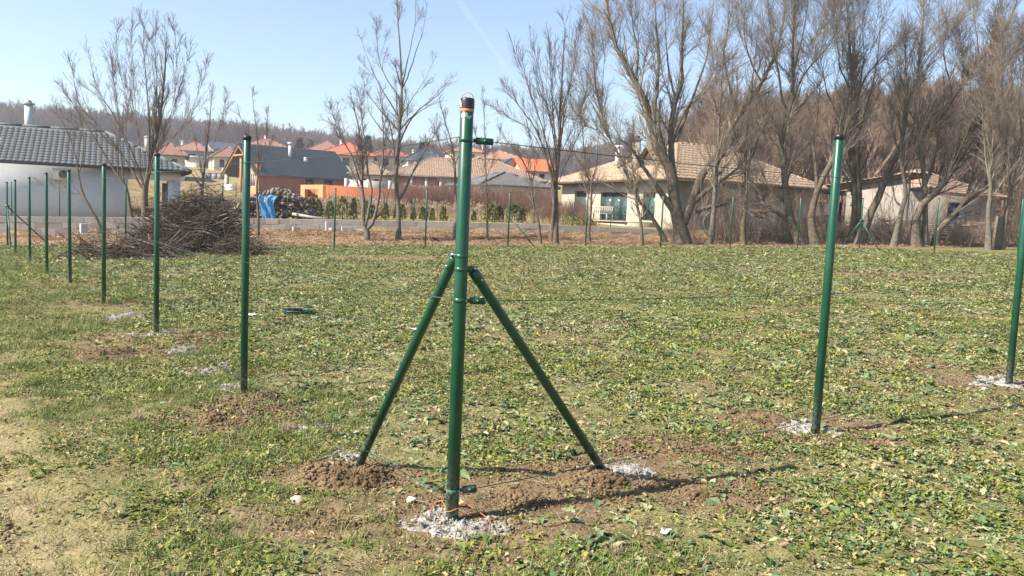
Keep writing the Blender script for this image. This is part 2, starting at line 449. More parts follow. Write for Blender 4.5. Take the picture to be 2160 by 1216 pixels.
quads = np.stack([i * na + j, i * na + j2, (i + 1) * na + j2, (i + 1) * na + j], -1).reshape(-1, 4)[:, ::-1]
Vg = np.stack([gx, gy, gz], -1).reshape(-1, 3)
Vg = np.concatenate([Vg, [[0, 0, float(terrain(0., 0.))]]])
cen = np.stack([np.arange(na), (np.arange(na) + 1) % na, np.full(na, len(Vg) - 1)], 1)

def ground_material():
    m = bpy.data.materials.new('ground_soil'); m.use_nodes = True
    n = m.node_tree.nodes; L = m.node_tree.links; b = n['Principled BSDF']
    b.inputs['Roughness'].default_value = 1; b.inputs['Specular IOR Level'].default_value = .1
    tc = n.new('ShaderNodeTexCoord')
    def noise(sc, det=6, ro=.6):
        t = n.new('ShaderNodeTexNoise'); t.inputs['Scale'].default_value = sc; t.inputs['Detail'].default_value = det; t.inputs['Roughness'].default_value = ro
        L.new(tc.outputs['Object'], t.inputs['Vector']); return t.outputs['Fac']
    def ramp(fac, stops):
        r = n.new('ShaderNodeValToRGB'); e = r.color_ramp.elements
        while len(e) < len(stops): e.new(.5)
        for q, (p, c) in zip(e, stops): q.position = p; q.color = (*c, 1)
        L.new(fac, r.inputs[0]); return r.outputs[0]
    def mix(a, bb, f):
        x = n.new('ShaderNodeMixRGB'); L.new(a, x.inputs[1]); L.new(bb, x.inputs[2]); L.new(f, x.inputs[0]); return x.outputs[0]
    def attr(nm):
        a = n.new('ShaderNodeAttribute'); a.attribute_name = nm; return a.outputs['Fac']
    def sharp(fac, nz, amt=.5):
        s_ = n.new('ShaderNodeMath'); s_.operation = 'SUBTRACT'; L.new(nz, s_.inputs[0]); s_.inputs[1].default_value = .5
        k = n.new('ShaderNodeMath'); k.operation = 'MULTIPLY_ADD'; L.new(s_.outputs[0], k.inputs[0]); k.inputs[1].default_value = amt; L.new(fac, k.inputs[2])
        mr = n.new('ShaderNodeMapRange'); L.new(k.outputs[0], mr.inputs[0]); mr.inputs[1].default_value = .3; mr.inputs[2].default_value = .7; return mr.outputs[0]
    nf = noise(9, 8); nm_ = noise(2.2, 6); nl = noise(.5, 5); nh = noise(45, 3); ns = noise(.03, 4)
    soil = ramp(nf, [(.25, (.10, .070, .040)), (.5, (.168, .122, .068)), (.75, (.25, .19, .112))])
    moss = ramp(nf, [(.3, (.085, .090, .030)), (.5, (.16, .152, .060)), (.72, (.27, .225, .115))])
    c = mix(soil, moss, sharp(attr('cover'), nm_, 1.6))
    path = ramp(nf, [(.25, (.14, .11, .055)), (.5, (.235, .190, .100)), (.8, (.32, .265, .16))])
    pathg = mix(path, ramp(nf, [(.3, (.15, .14, .055)), (.7, (.27, .225, .11))]), sharp(attr('pgreen'), nm_, 1.8))
    c = mix(c, pathg, sharp(attr('path'), nm_, 1.3))
    mul = ramp(nf, [(.25, (.10, .062, .035)), (.48, (.21, .135, .076)), (.75, (.36, .25, .15))])
    mul = mix(mul, ramp(nh, [(.3, (.13, .075, .04)), (.7, (.22, .14, .08))]), sharp(attr('bank'), nm_, 1.4))
    c = mix(c, mul, sharp(attr('mulch'), nm_, .9))
    mead = ramp(nm_, [(.3, (.19, .145, .07)), (.5, (.27, .205, .105)), (.7, (.17, .165, .06))])
    c = mix(c, mead, sharp(attr('meadow'), nl, .3))
    yard = ramp(nm_, [(.3, (.13, .14, .045)), (.7, (.25, .20, .09))])
    c = mix(c, yard, attr('yard'))
    woods = ramp(nl, [(.3, (.085, .055, .035)), (.7, (.15, .10, .06))])
    c = mix(c, woods, sharp(attr('woods'), nl, .5))
    L.new(c, b.inputs['Base Color'])
    bp = n.new('ShaderNodeBump'); bp.inputs['Strength'].default_value = .8; bp.inputs['Distance'].default_value = .03
    L.new(nh, bp.inputs['Height'])
    bp2 = n.new('ShaderNodeBump'); bp2.inputs['Strength'].default_value = .6; bp2.inputs['Distance'].default_value = .05
    L.new(nf, bp2.inputs['Height']); L.new(bp.outputs[0], bp2.inputs['Normal']); L.new(bp2.outputs[0], b.inputs['Normal'])
    return m
GM = ground_material(); GATTR = {}
def gattr(nm, arr):
    GATTR[nm] = np.concatenate([np.asarray(arr, float).ravel(), [0]])
bz = bareness(gx, gy)
azg = np.arctan2(gx, np.maximum(gy, .001))
gattr('cover', np.clip(.72 - bz, 0, 1))
gattr('path', pathness(gx, gy))
gattr('pgreen', np.clip(.35 + .25 * (dlg < 1.6), 0, 1))
mwob = (fbm(gx * .6, gy * .6) - .47) * 2.0
gattr('mulch', sstep(.6, 1.5, dfg + mwob) * (sg < 0.05))
gattr('bank', .5 * np.exp(-((sg + 5.0) / 1.8) ** 2) * sstep(-10, -14, gx) + .42 * sstep(3, 12, gx) * sstep(1.5, 4, dfg))
gattr('meadow', sstep(-.1, .1, sg))
gattr('yard', sstep(0, .3, sg) * sstep(7, 4, sg) * sstep(-11, -8, gx))
gattr('woods', np.maximum(sstep(52, 62, gy - .0 * gx) * sstep(10, 16, gx - .04 * gy), sstep(190, 260, sg)))
fp = GATTR['path'][quads].mean(1) > .5; fs = sg.ravel()[np.minimum(quads, sg.size - 1)].mean(1); fm = (dfg.ravel()[quads].mean(1) > 1.05)
region = np.where(fs > 175, 4, np.where(fs > 0, 3, np.where(fm, 2, np.where(fp, 1, 0))))
for k, (nm, l) in enumerate([('ground', 'bare soil and mossy floor of the fenced field'), ('dirt_path', 'dry trodden dirt track along the left of the fence'), ('mulch_ground', 'strip of bare ground under the mulch before the block wall'), ('meadow_ground', 'dry sloping meadow ground beyond the block wall'), ('hill', 'brown wooded hillside ground behind the village')]):
    qs = quads[region == k]; used = np.unique(np.concatenate([qs.ravel(), cen.ravel()]) if k == 0 else qs)
    mp = np.zeros(len(Vg), int); mp[used] = np.arange(len(used))
    me = nmesh(nm, Vg[used], [mp[qs]] + ([mp[cen]] if k == 0 else []), GM, True)
    for an, av in GATTR.items():
        a = me.attributes.new(an, 'FLOAT', 'POINT'); a.data.foreach_set('value', av[used].astype(np.float32))
    tag(link(nm, me), l, None, None, 'structure')
def gh(x, y):
    """height of the ground skin near the camera"""
    x = np.asarray(x, float); y = np.asarray(y, float)
    r = np.hypot(x, y)
    return terrain(x, y) + ((fbm(x * 3.2, y * 3.2, 5) - .47) * .055 + (fbm(x * 11 + 4, y * 11, 3) - .45) * .028) * np.clip(1 - r / 30, 0, 1)

# ------------------------------------------------------------------ scattering
def scatter(name, pts, rot, scl, idx, protos, label):
    me = bpy.data.meshes.new(name)
    me.vertices.add(len(pts)); me.vertices.foreach_set('co', np.asarray(pts, np.float32).ravel())
    a = me.attributes.new('rot', 'FLOAT_VECTOR', 'POINT'); a.data.foreach_set('vector', np.asarray(rot, np.float32).ravel())
    a = me.attributes.new('scl', 'FLOAT_VECTOR', 'POINT'); a.data.foreach_set('vector', np.asarray(scl, np.float32).ravel())
    a = me.attributes.new('idx', 'INT', 'POINT'); a.data.foreach_set('value', np.asarray(idx, np.int32))
    col = bpy.data.collections.new(name + '_kinds')
    for k, p in enumerate(protos):
        o = bpy.data.objects.new('%s_kind_%02d' % (name, k), p); col.objects.link(o)
    ng = bpy.data.node_groups.new(name, 'GeometryNodeTree')
    ng.interface.new_socket('Geometry', in_out='INPUT', socket_type='NodeSocketGeometry')
    ng.interface.new_socket('Geometry', in_out='OUTPUT', socket_type='NodeSocketGeometry')
    N = ng.nodes; L = ng.links
    gi = N.new('NodeGroupInput'); go = N.new('NodeGroupOutput')
    m2p = N.new('GeometryNodeMeshToPoints')
    iop = N.new('GeometryNodeInstanceOnPoints'); iop.inputs['Pick Instance'].default_value = True
    ci = N.new('GeometryNodeCollectionInfo'); ci.inputs['Collection'].default_value = col
    ci.inputs['Separate Children'].default_value = True; ci.inputs['Reset Children'].default_value = True
    def nat(nm, dt):
        q = N.new('GeometryNodeInputNamedAttribute'); q.data_type = dt; q.inputs['Name'].default_value = nm; return q.outputs['Attribute']
    e2r = N.new('FunctionNodeEulerToRotation')
    L.new(gi.outputs[0], m2p.inputs['Mesh']); L.new(m2p.outputs[0], iop.inputs['Points'])
    L.new(ci.outputs[0], iop.inputs['Instance']); L.new(nat('idx', 'INT'), iop.inputs['Instance Index'])
    L.new(nat('rot', 'FLOAT_VECTOR'), e2r.inputs[0]); L.new(e2r.outputs[0], iop.inputs['Rotation'])
    L.new(nat('scl', 'FLOAT_VECTOR'), iop.inputs['Scale']); L.new(iop.outputs[0], go.inputs[0])
    o = link(name, me)
    md = o.modifiers.new('scatter', 'NODES'); md.node_group = ng
    return tag(o, label, None, None, 'stuff')
def vattr(me, v):
    a = me.attributes.new('v', 'FLOAT', 'POINT'); a.data.foreach_set('value', np.asarray(v, np.float32)); return me
def leaf_strip(L_, W, bend, pitch, n=4, lobe=.0, curl=.2):
    """one leaf as a bent strip of 3 x (n+1) points, along +x, unturned"""
    t = np.linspace(0, 1, n + 1)
    w = W * np.sin(np.pi * np.clip(t * .86 + .12, 0, 1)) ** .75
    w = w * (1 + lobe * np.where(np.arange(n + 1) % 2 == 0, -1, 1))
    ang = pitch - bend * t
    dx = np.concatenate([[0], np.cumsum(np.cos(ang[:-1]))]) * L_ / n; dz = np.concatenate([[0], np.cumsum(np.sin(ang[:-1]))]) * L_ / n
    V = []
    for k in range(n + 1):
        V += [[dx[k], -w[k] / 2, dz[k] + curl * w[k]], [dx[k], 0, dz[k]], [dx[k], w[k] / 2, dz[k] + curl * w[k]]]
    Fq = []
    for k in range(n):
        a = 3 * k
        Fq += [[a, a + 3, a + 4, a + 1], [a + 1, a + 4, a + 5, a + 2]]
    return np.array(V), np.array(Fq)
def rotz(V, a):
    c, s_ = math.cos(a), math.sin(a); return V @ np.array([[c, s_, 0], [-s_, c, 0], [0, 0, 1]])
def rosette(name, nleaf, Lr, Wr, pr, material, seed, lobe=.42, spread=.012, same=.42):
    q = np.random.default_rng(seed); Vs = []; Fs = []; at_ = []; n = 0
    for k in range(nleaf):
        V, Fq = leaf_strip(q.uniform(*Lr), q.uniform(*Wr), q.uniform(.3, 1.3), q.uniform(*pr), 5, q.uniform(.1, lobe), q.uniform(-.15, .65))
        V = rotz(V, k * 2.4 + q.uniform(-.5, .5)) + np.array([q.normal(0, spread), q.normal(0, spread), q.uniform(-.003, .004)])
        Vs.append(V); Fs.append(Fq + n); at_ += [q.uniform(0, same)] * len(V); n += len(V)
    return vattr(nmesh(name, np.concatenate(Vs), [np.concatenate(Fs)], material, True), at_)
def blades(name, nb, h, w, lean, material, seed, spread=.03, flat=False):
    f1, f2 = (1.0, 1.0) if flat else (.6, 1.2)
    q = np.random.default_rng(seed); Vs = []; Fs = []; at_ = []; n = 0
    for k in range(nb):
        hh = q.uniform(*h); a = q.uniform(0, 6.28); le = q.uniform(*lean); ww = q.uniform(*w)
        d = np.array([math.cos(a), math.sin(a), 0]); sd = np.array([-d[1], d[0], 0]); o = np.array([q.normal(0, spread), q.normal(0, spread), -.004])
        p1 = o + d * hh * .45 * math.sin(le * f1) + np.array([0, 0, hh * .5 * math.cos(le * f1)])
        p2 = p1 + d * hh * .55 * math.sin(le * f2) + np.array([0, 0, hh * .5 * math.cos(le * f2)])
        V = [o - sd * ww / 2, o + sd * ww / 2, p1 - sd * ww * .4, p1 + sd * ww * .4, p2]
        Vs.append(np.array(V)); Fs.append(np.array([[0, 1, 3], [0, 3, 2], [2, 3, 4]]) + n); n += 5; at_ += [q.uniform(0, .5)] * 5
    return vattr(nmesh(name, np.concatenate(Vs), [np.concatenate(Fs)], material), at_)

FIELD_KINDS = [rosette('rosette', 7, (.05, .10), (.032, .055), (.05, .65), MT['leaf'], 1),
               rosette('rosette', 9, (.04, .085), (.026, .045), (.05, .7), MT['leaf'], 2),
               rosette('rosette', 6, (.06, .12), (.04, .068), (.05, .6), MT['leaf'], 3),
               rosette('rosette', 11, (.03, .065), (.02, .036), (.1, 1.1), MT['leaf'], 4, spread=.03),
               rosette('rosette', 5, (.07, .13), (.045, .075), (.1, .7), MT['leaf'], 5)]
WEED_KINDS = [rosette('weed', 18, (.012, .03), (.008, .017), (.0, .7), MT['weed'], 21, spread=.035),
              rosette('weed', 26, (.010, .026), (.007, .014), (.0, .8), MT['weed'], 22, spread=.05),
              rosette('weed', 14, (.015, .04), (.008, .016), (.0, .6), MT['leaf'], 23, spread=.05),
              rosette('weed', 12, (.02, .045), (.009, .017), (.1, .9), MT['weed'], 24, spread=.04)]
GRASS_KINDS = [blades('tuft', 22, (.03, .10), (.0025, .005), (.2, 1.4), MT['grass'], 31, .035),
               blades('tuft', 28, (.03, .075), (.0025, .005), (.3, 1.4), MT['grass'], 32, .05),
               blades('tuft', 16, (.05, .15), (.003, .005), (.3, 1.5), MT['grass'], 33, .03),
               rosette('clover', 14, (.015, .035), (.010, .018), (.1, 1.0), MT['weed'], 34, spread=.045)]
DRY_KINDS = [rosette('dry_leaf', 1, (.05, .09), (.03, .05), (-.1, .35), MT['dryleaf'], 41, same=1),
             rosette('dry_leaf', 2, (.04, .07), (.025, .04), (-.1, .5), MT['dryleaf'], 42, spread=.03, same=1),
             rosette('dry_leaf', 3, (.02, .05), (.012, .03), (-.1, .4), MT['dryleaf'], 43, spread=.04, same=1)]
STRAW_KINDS = [blades('straw', 5, (.08, .22), (.002, .004), (1.4, 1.56), MT['straw'], 51, .06, True),
               blades('straw', 3, (.10, .30), (.002, .005), (1.42, 1.56), MT['straw'], 52, .08, True),
               blades('straw', 9, (.04, .12), (.002, .004), (1.2, 1.55), MT['straw'], 53, .05, True)]

def throw(n_per_m2, rmin, rmax, far=34.5, half=.72):
    """random points in the wedge in front of the camera"""
    area = (rmax ** 2 - rmin ** 2) * math.atan(half)
    n = int(n_per_m2 * area)
    r = np.sqrt(rng.uniform(rmin ** 2, rmax ** 2, n)); a = rng.uniform(-1, 1, n) * math.atan(half)
    return r * np.sin(a), r * np.cos(a)
def place(name, bands, keep, kinds, label, smin, smax, tilt=.25, sink=.0, zs=(.8, 1.2), probs=None):
    X = []; Y = []; S = []
    for d, r0, r1, sm in bands:
        x, y = throw(d, r0, r1); k = rng.random(len(x)) < keep(x, y)
        X.append(x[k]); Y.append(y[k]); S.append(np.full(k.sum(), sm))
    x = np.concatenate(X); y = np.concatenate(Y); sm = np.concatenate(S); n = len(x)
    z = gh(x, y) - sink
    sc = rng.uniform(smin, smax, n) * sm
    rot = np.stack([rng.normal(0, tilt, n), rng.normal(0, tilt, n), rng.uniform(0, 6.28, n)], 1)
    s3 = np.stack([sc, sc, sc * rng.uniform(*zs, n)], 1)
    return scatter(name, np.stack([x, y, z], 1), rot, s3, rng.choice(len(kinds), n, p=probs), kinds, label)
def k_field(x, y):
    dl, df, s = lines(x, y)
    cl = fbm(x * 1.3 + 7, y * 1.3, 4)
    cl2 = fbm(x * .35 + 2, y * .35 + 8, 3)
    d = (.25 + .75 * sstep(.30, .50, cl)) * (.6 + .4 * sstep(.3, .6, cl2))
    d = d * (1 - .97 * bareness(x, y)) * sstep(.55, -.55, dl + (cl - .47) * 2.2)
    d = d * sstep(1.7, .3, df + (cl - .5) * 2)
    # sparser and smaller plants towards the left part of the plot
    return np.clip(d, 0, 1)
def k_weed(x, y):
    dl, df, s = lines(x, y)
    cl = fbm(x * 1.9 + 17, y * 1.9 + 4, 4)
    return np.clip(sstep(.30, .55, cl) * (1 - .85 * bareness(x, y)) * (1 - .93 * pathness(x, y)) * sstep(1.6, .2, df), 0, 1)
def k_grass(x, y):
    dl, df, s = lines(x, y)
    cl = fbm(x * 1.6 + 31, y * 1.6 + 14, 4)
    return np.clip(sstep(.34, .58, cl) * sstep(-1.0, .3, dl + (cl - .47) * 2) * (1 - .90 * pathness(x, y)) * (1 - .9 * bareness(x, y)) * sstep(1.4, .2, df), 0, 1)
def k_dry(x, y):
    dl, df, s = lines(x, y)
    cl = fbm(x * .8 + 11, y * .8 + 24, 4)
    return np.clip((.35 + .65 * sstep(.4, .6, cl)) * sstep(.8, -.6, dl) * (1 - .75 * bareness(x, y)) * sstep(2.2, 1.0, df), 0, 1)
def k_crumb(x, y):
    return np.clip(.05 + bareness(x, y) * 1.1 * sstep(.35, .6, fbm(x * 2.6 + 5, y * 2.6)) + .10 * pathness(x, y) * sstep(.42, .6, fbm(x * 3.6 + 15, y * 3.6)), 0, 1)
def k_straw(x, y):
    dl, df, s = lines(x, y)
    cl = fbm(x * 1.2 + 51, y * 1.2 + 4, 4)
    return np.clip((.12 + .88 * np.exp(-((dl - 1.25) / .5) ** 2)) * sstep(.4, .6, cl) * sstep(1.5, .2, df), 0, 1)
place('leafy_ground_cover', [(430, 2.4, 5, .62), (420, 5, 9, .62), (300, 9, 17, .66), (170, 17, 26, .76), (95, 26, 36, .92)], k_field, FIELD_KINDS,
      'low grey-green leafy crop covering the fenced field', .55, 1.15, .24, .008, (.5, 1.1), [.24, .22, .18, .24, .12])
place('small_weeds', [(400, 2.4, 8, .95), (170, 8, 16, 1.15), (50, 16, 36, 1.5)], k_weed, WEED_KINDS,
      'tiny yellow-green weeds growing between the field leaves', .7, 1.5, .2, .004)
place('short_grass', [(430, 2.4, 9, .8), (170, 9, 16, 1.1), (60, 16, 36, 1.5)], k_grass, GRASS_KINDS,
      'short grass along the left row of posts', .6, 1.25, .2, .003)
place('dry_leaf_litter', [(90, 2.4, 9, .55), (110, 9, 17, .6), (70, 17, 36, .85)], k_dry, DRY_KINDS,
      'pale dead leaves lying over the field', .55, 1.15, .3, -.012)
place('dry_straw_litter', [(110, 2.4, 9, 1.0), (30, 9, 20, 1.2)], k_straw, STRAW_KINDS,
      'dry straw lying along the edge of the dirt track', .6, 1.2, .1, -.004)

def crumb(seed):
    q = np.random.default_rng(seed); m = MB(); n = 9
    lumps(m, np.stack([q.normal(0, .035, n), q.normal(0, .035, n), q.uniform(0, .004, n)], 1), q.uniform(.002, .009, n) * np.where(q.random(n) < .15, 1.8, 1), ICO1, .3, .75)
    return nmesh('crumbs', np.concatenate(m.V), [np.concatenate(m.F)], MT['soilcl'])
place('soil_crumbs', [(420, 2.4, 6.5, 1.0), (120, 6.5, 10, 1.3)], k_crumb, [crumb(k) for k in range(4)], 'loose crumbs of dry soil on the trodden bare patches', .7, 1.5, .1, -.001)

BIT_KINDS = [rosette('litter', 12, (.006, .022), (.003, .009), (-.1, .5), MT['dryleaf'], 71, spread=.05, same=1), rosette('litter', 9, (.008, .03), (.002, .006), (-.1, .4), MT['straw'], 72, spread=.06, same=1)]
def k_bits(x, y):
    dl, df, s = lines(x, y)
    return np.clip((.35 + .65 * sstep(.4, .6, fbm(x * 1.5 + 61, y * 1.5 + 2))) * (1 - .6 * bareness(x, y)) * sstep(1.8, .8, df), 0, 1)
place('fine_dry_litter', [(170, 2.4, 8, 1.0), (60, 8, 18, 1.4)], k_bits, BIT_KINDS, 'fine dry plant litter strewn between the leaves', .7, 1.4, .12, -.004)
# ------------------------------------------------------------------ fence posts
def pole_mesh(name, L_, r, material, k=20):
    zz = [-.25, L_ - .004, L_]; rads = [r, r, r - .004]
    V, Q = tubes(np.array([[[0, 0, z] for z in zz]], float), np.array([rads]), k)
    return nmesh(name, V, [Q, np.arange(k)[None, ::-1], (np.arange(k) + 2 * k)[None]], material, False)
def smooth_sides(me):
    for p in me.polygons: p.use_smooth = len(p.vertices) == 4
    return me
def cap_mesh(r, h=.035, k=20):
    zz = [0, h * .8, h]; rads = [r + .0035, r + .0035, r - .004]
    V, Q = tubes(np.array([[[0, 0, z] for z in zz]], float), np.array([rads]), k)
    return smooth_sides(nmesh('post_cap', V, [Q, np.arange(k)[None, ::-1], (np.arange(k) + 2 * k)[None]], MT['black']))
POST_H = 2.0
POLE = smooth_sides(pole_mesh('pole', POST_H, .0285, MT['green']))
CAP = cap_mesh(.0285)
clipm = MB(); clipm.tube([(0.0285 * math.cos(a), .0285 * math.sin(a), 0) for a in np.linspace(0, 6.28, 14)], .0035, 5, False)
CLIPM = None
posts = {}
def post(px, py, label, group, h=POST_H, lean=(0, 0), key=None, name='fence_post'):
    g = G(px, py); g[2] = gh(g[0], g[1])
    t = thing(name, g, label, 'fence post', group)
    t.rotation_euler = (lean[1], lean[0], 0)
    p = link('pole', POLE, t); p.scale = (1, 1, h / POST_H)
    link('cap', CAP, t, (0, 0, h - .03))
    if key: posts[key] = np.array(g)
    return t
LG = 'green fence posts of the left row'
ords = ['first', 'second', 'third', 'fourth', 'fifth', 'sixth', 'seventh']
for k, (px, py) in enumerate([(514, 830), (330, 705), (219, 640), (148, 598), (99, 577), (63, 553), (33, 535)]):
    post(px, py, 'green fence post, %s in the left row counting away from the braced post' % ords[k], LG, key='L%d' % k, lean=(rng.normal(0, .003), rng.normal(0, .003)))
post(1720, 915, 'green fence post in grey concrete just right of the braced corner post', 'green fence posts of the right row', key='R0', lean=(.004, 0))
post(2128, 812, 'green fence post at the right edge of the picture in pale concrete', 'green fence posts of the right row', key='R1')
FG = 'green fence posts of the far row'
far = [(265, 517), (468, 519), (705, 524), (897, 522), (1071, 522), (1235, 520), (1393, 523), (1540, 522), (1682, 525)]
flab = ['green far-row fence post standing left of the brush pile before the white house', 'green far-row fence post hidden behind the right end of the brush pile',
        'green far-row fence post before the orange wall, left of the forked tree', 'green far-row fence post between the tall tree and the braced corner post',
        'green far-row fence post with a single slanting strut', 'green far-row fence post before the left window of the beige villa',
        'green far-row fence post before the lit right end of the villa front', 'green far-row fence post before the dark side wall of the villa',
        'green far-row fence post beside the leaning trunk at the villa corner']
for k, q in enumerate(far):
    t = post(*q, flab[k], FG, key='F%d' % k)
    if k == 4:
        a = posts['F4'] + [0, 0, 1.15]; b = G(1131, 523)
        MB().tube([a, b - [0, 0, .05]], .021, 8).build('strut', MT['green'], t, True)
        MB().box(a, (.09, .05, .06)).build('bracket', MT['green'], t)
for q, l in (((1970, 535), 'green fence post standing right of the braced far corner post'), ((2146, 548), 'green fence post farthest right in the far row, before the cut stump')):
    post(*q, l, 'green posts of the far right side', key='S%d' % q[0])
# far right corner post with two struts
t = post(1812, 526, 'green far corner post with two slanting struts before the ivy trunks', 'braced corner posts', key='FC')
for q in ((1772, 523), (1856, 528)):
    a = posts['FC'] + [0, 0, 1.12]
    MB().tube([a, G(*q) - [0, 0, .05]], .021, 8).build('strut', MT['green'], t, True)
MB().box(posts['FC'] + [0, 0, 1.12], (.1, .1, .06)).build('bracket', MT['green'], t)
# far left corner post
t = post(16, 520, 'green far left corner post with a long slanting strut', 'braced corner posts', key='LC')
a = posts['LC'] + [0, 0, 1.25]
MB().tube([a, G(107, 517) - [0, 0, .05]], .021, 8).build('strut', MT['darkframe'], t, True)
MB().tube([posts['LC'] + [0, 0, 1.3], G(23, 523) - [0, 0, .05]], .021, 8).build('strut', MT['greenold'], t, True)
MB().box(a, (.1, .1, .06)).build('bracket', MT['green'], t)

# ------------------------------------------------------------------ the braced corner post in front
g0 = G(953, 1100); g0[2] = gh(g0[0], g0[1]) - .005
ctr = thing('corner_post', g0, 'tall green corner post with two braces and orange tape at its top', 'fence post', 'braced corner posts')
HC = float(at(988, 214, g0[1])[2] - g0[2])
pm = smooth_sides(pole_mesh('pole', HC, .0305, MT['green'], 32))
pole = link('pole', pm, ctr)
cp = smooth_sides(nmesh('cap', *(lambda V, Q: (V, [Q, (np.arange(32) + 3 * 32)[None]]))(*tubes(np.array([[[0, 0, HC - .035], [0, 0, HC + .004], [0, 0, HC + .012], [0, 0, HC + .014]]], float), np.array([[.0335, .0335, .031, .022]]), 32)), MT['black']))
link('cap', cp, ctr)
tp = MB(); tp.tube([(0, 0, HC - .050), (0, 0, HC - .049), (0, 0, HC - .036), (0, 0, HC - .035)], [.0312, .0325, .0325, .0312], 28, False)
tp.V = [v + g0 for v in tp.V]
tp.build('orange_tape', MT['orange'], ctr, True)
# clear tape scraps below the orange band
clq = []
for a, z, w, h in ((-1.9, HC - .075, .03, .018), (-1.2, HC - .082, .022, .012), (-2.6, HC - .03, .018, .03), (-2.9, HC - .015, .02, .02)):
    pts = [np.array([math.cos(a + q) * .0335, math.sin(a + q) * .0335, z + rng.normal(0, .003)]) for q in np.linspace(-w / .06, w / .06, 6)]
    top = [p + [0.003 * math.cos(a), .003 * math.sin(a), h] for p in pts]
    V = np.array(pts + top) + g0
    clq.append(V)
tapem = mat('clear_tape', (.75, .78, .8), rough=.15, spec=.9)
n_ = tapem.node_tree; tr_ = n_.nodes.new('ShaderNodeBsdfTransparent'); mx_ = n_.nodes.new('ShaderNodeMixShader'); mx_.inputs[0].default_value = .45
n_.links.new(tr_.outputs[0], mx_.inputs[1]); n_.links.new(n_.nodes['Principled BSDF'].outputs[0], mx_.inputs[2]); n_.links.new(mx_.outputs[0], n_.nodes['Material Output'].inputs[0])
for V in clq: MB().add(V, [[[i_, i_ + 1, i_ + 7, i_ + 6] for i_ in range(5)]]).build('clear_tape', tapem, ctr, True)
# twine loop over the cap
lp = MB(); aa_ = np.linspace(-.2, math.pi + .9, 22)
lp.tube([g0 + [.004 + .026 * math.cos(q), -.02 - .012 * math.sin(q), HC + .008 + .026 * math.sin(q)] for q in aa_], .0016, 5)
lp.build('twine_loop', MT['orange'], ctr, True)

def wire_clamp(z, side_len, drop):
    """band round the pole, U-shaped tensioner with spool and bolt, on the right-row side"""
    u = np.array([RU[0], RU[1], 0]); n = np.array([-u[1], u[0], 0]); up = np.array([0, 0, 1.])
    o = g0 + [0, 0, z]
    m = MB(); m.tube([(0, 0, -.011), (0, 0, -.0105), (0, 0, .0105), (0, 0, .011)], [.0306, .0322, .0322, .0306], 28, False); m.V = [v + o for v in m.V]
    m.build('clamp_band', MT['green'], ctr, True)
    us = np.array([.985, .17, 0]); ns = np.array([-.17, .985, 0])
    d = us * math.cos(drop) + up * math.sin(drop); w = np.cross(d, ns); w = w if w[2] > 0 else -w
    a = o + us * .016
    m = MB()
    m.box(a + d * .013, (.03, .012, .016), d, ns, w)                       # neck
    m.box(a + d * (.03 + side_len / 2) + ns * .011, (side_len, .003, .029), d, ns, w)
    m.box(a + d * (.03 + side_len / 2) - ns * .011, (side_len, .003, .029), d, ns, w)
    m.box(a + d * .031, (.003, .025, .027), d, ns, w)
    m.box(a + d * (.03 + side_len + .0015), (.003, .025, .022), d, ns, w)
    ten = m.build('tensioner', MT['green'], ctr)
    m = MB(); m.tube([a + d * (.03 + side_len * .55) - ns * .02, a + d * (.03 + side_len * .55) + ns * .02], .008, 10); m.tube([a + d * (.03 + side_len * .55) - ns * .009, a + d * (.03 + side_len * .55) + ns * .009], .0115, 10)
    m.build('spool', MT['wire'], ten, True)
    m = MB(); m.tube([a + d * .012 - ns * .018, a + d * .012 + ns * .012], .0065, 8); m.build('bolt', MT['steel'], ten)
    return a + d * (.034 + side_len)
def zc(px, py): return float(at(px, py, g0[1])[2] - g0[2])
C_top = wire_clamp(zc(985, 296), .078, -.02)
C_mid = wire_clamp(zc(972, 634), .07, -.01)
C_low = wire_clamp(zc(958, 1036), .066, .12)
# braces
def brace(top_px, foot_px, label_side, dy):
    top = at(*top_px, g0[1] + dy); foot = G(*foot_px); foot[2] = gh(foot[0], foot[1]) + .01
    d = top - foot; L_ = np.linalg.norm(d); d /= L_
    foot2 = foot - d * .22
    m = MB(); m.tube([foot2, top - d * .02, top], [.0235, .0235, .0225], 24)
    b = m.build('brace', MT['green'], ctr, False)
    for p in b.data.polygons: p.use_smooth = len(p.vertices) == 4
    m = MB(); m.tube([top - d * .07, top - d * .068, top - d * .004, top - d * .002], [.0236, .0255, .0255, .0236], 20, False)
    m.build('end_sleeve', MT['green'], b, True)
    c = g0 + [0, 0, top[2] - g0[2]]
    h = (top - c); h[2] = 0; hl = np.linalg.norm(h); h /= hl; n = np.array([-h[1], h[0], 0])
    m = MB(); m.box(c + h * (.03 + (hl - .02) / 2) + n * .009 + [0, 0, .008], (hl + .002, .004, .03), h, n)
    m.box(c + h * (.03 + (hl - .02) / 2) - n * .009 + [0, 0, .008], (hl + .002, .004, .03), h, n)
    m.tube([c + [0, 0, .0], c + [0, 0, .0005], c + [0, 0, .0175], c + [0, 0, .018]], [.0306, .0316, .0316, .0306], 24, False)
    m.build('bracket', MT['green'], b)
    q = c + h * (hl + .004) + [0, 0, .012]
    MB().tube([q - n * .02, q + n * .02], .007, 8).build('bolt', MT['steel'], b); q = top - d * .055
    MB().tube([q - n * .029, q + n * .029], .005, 8).build('bolt', MT['steel'], b)
    return top, foot
BR_L = brace((960, 543), (757, 982), 'left', .055)
BR_R = brace((997, 572), (1277, 1005), 'right', .05)

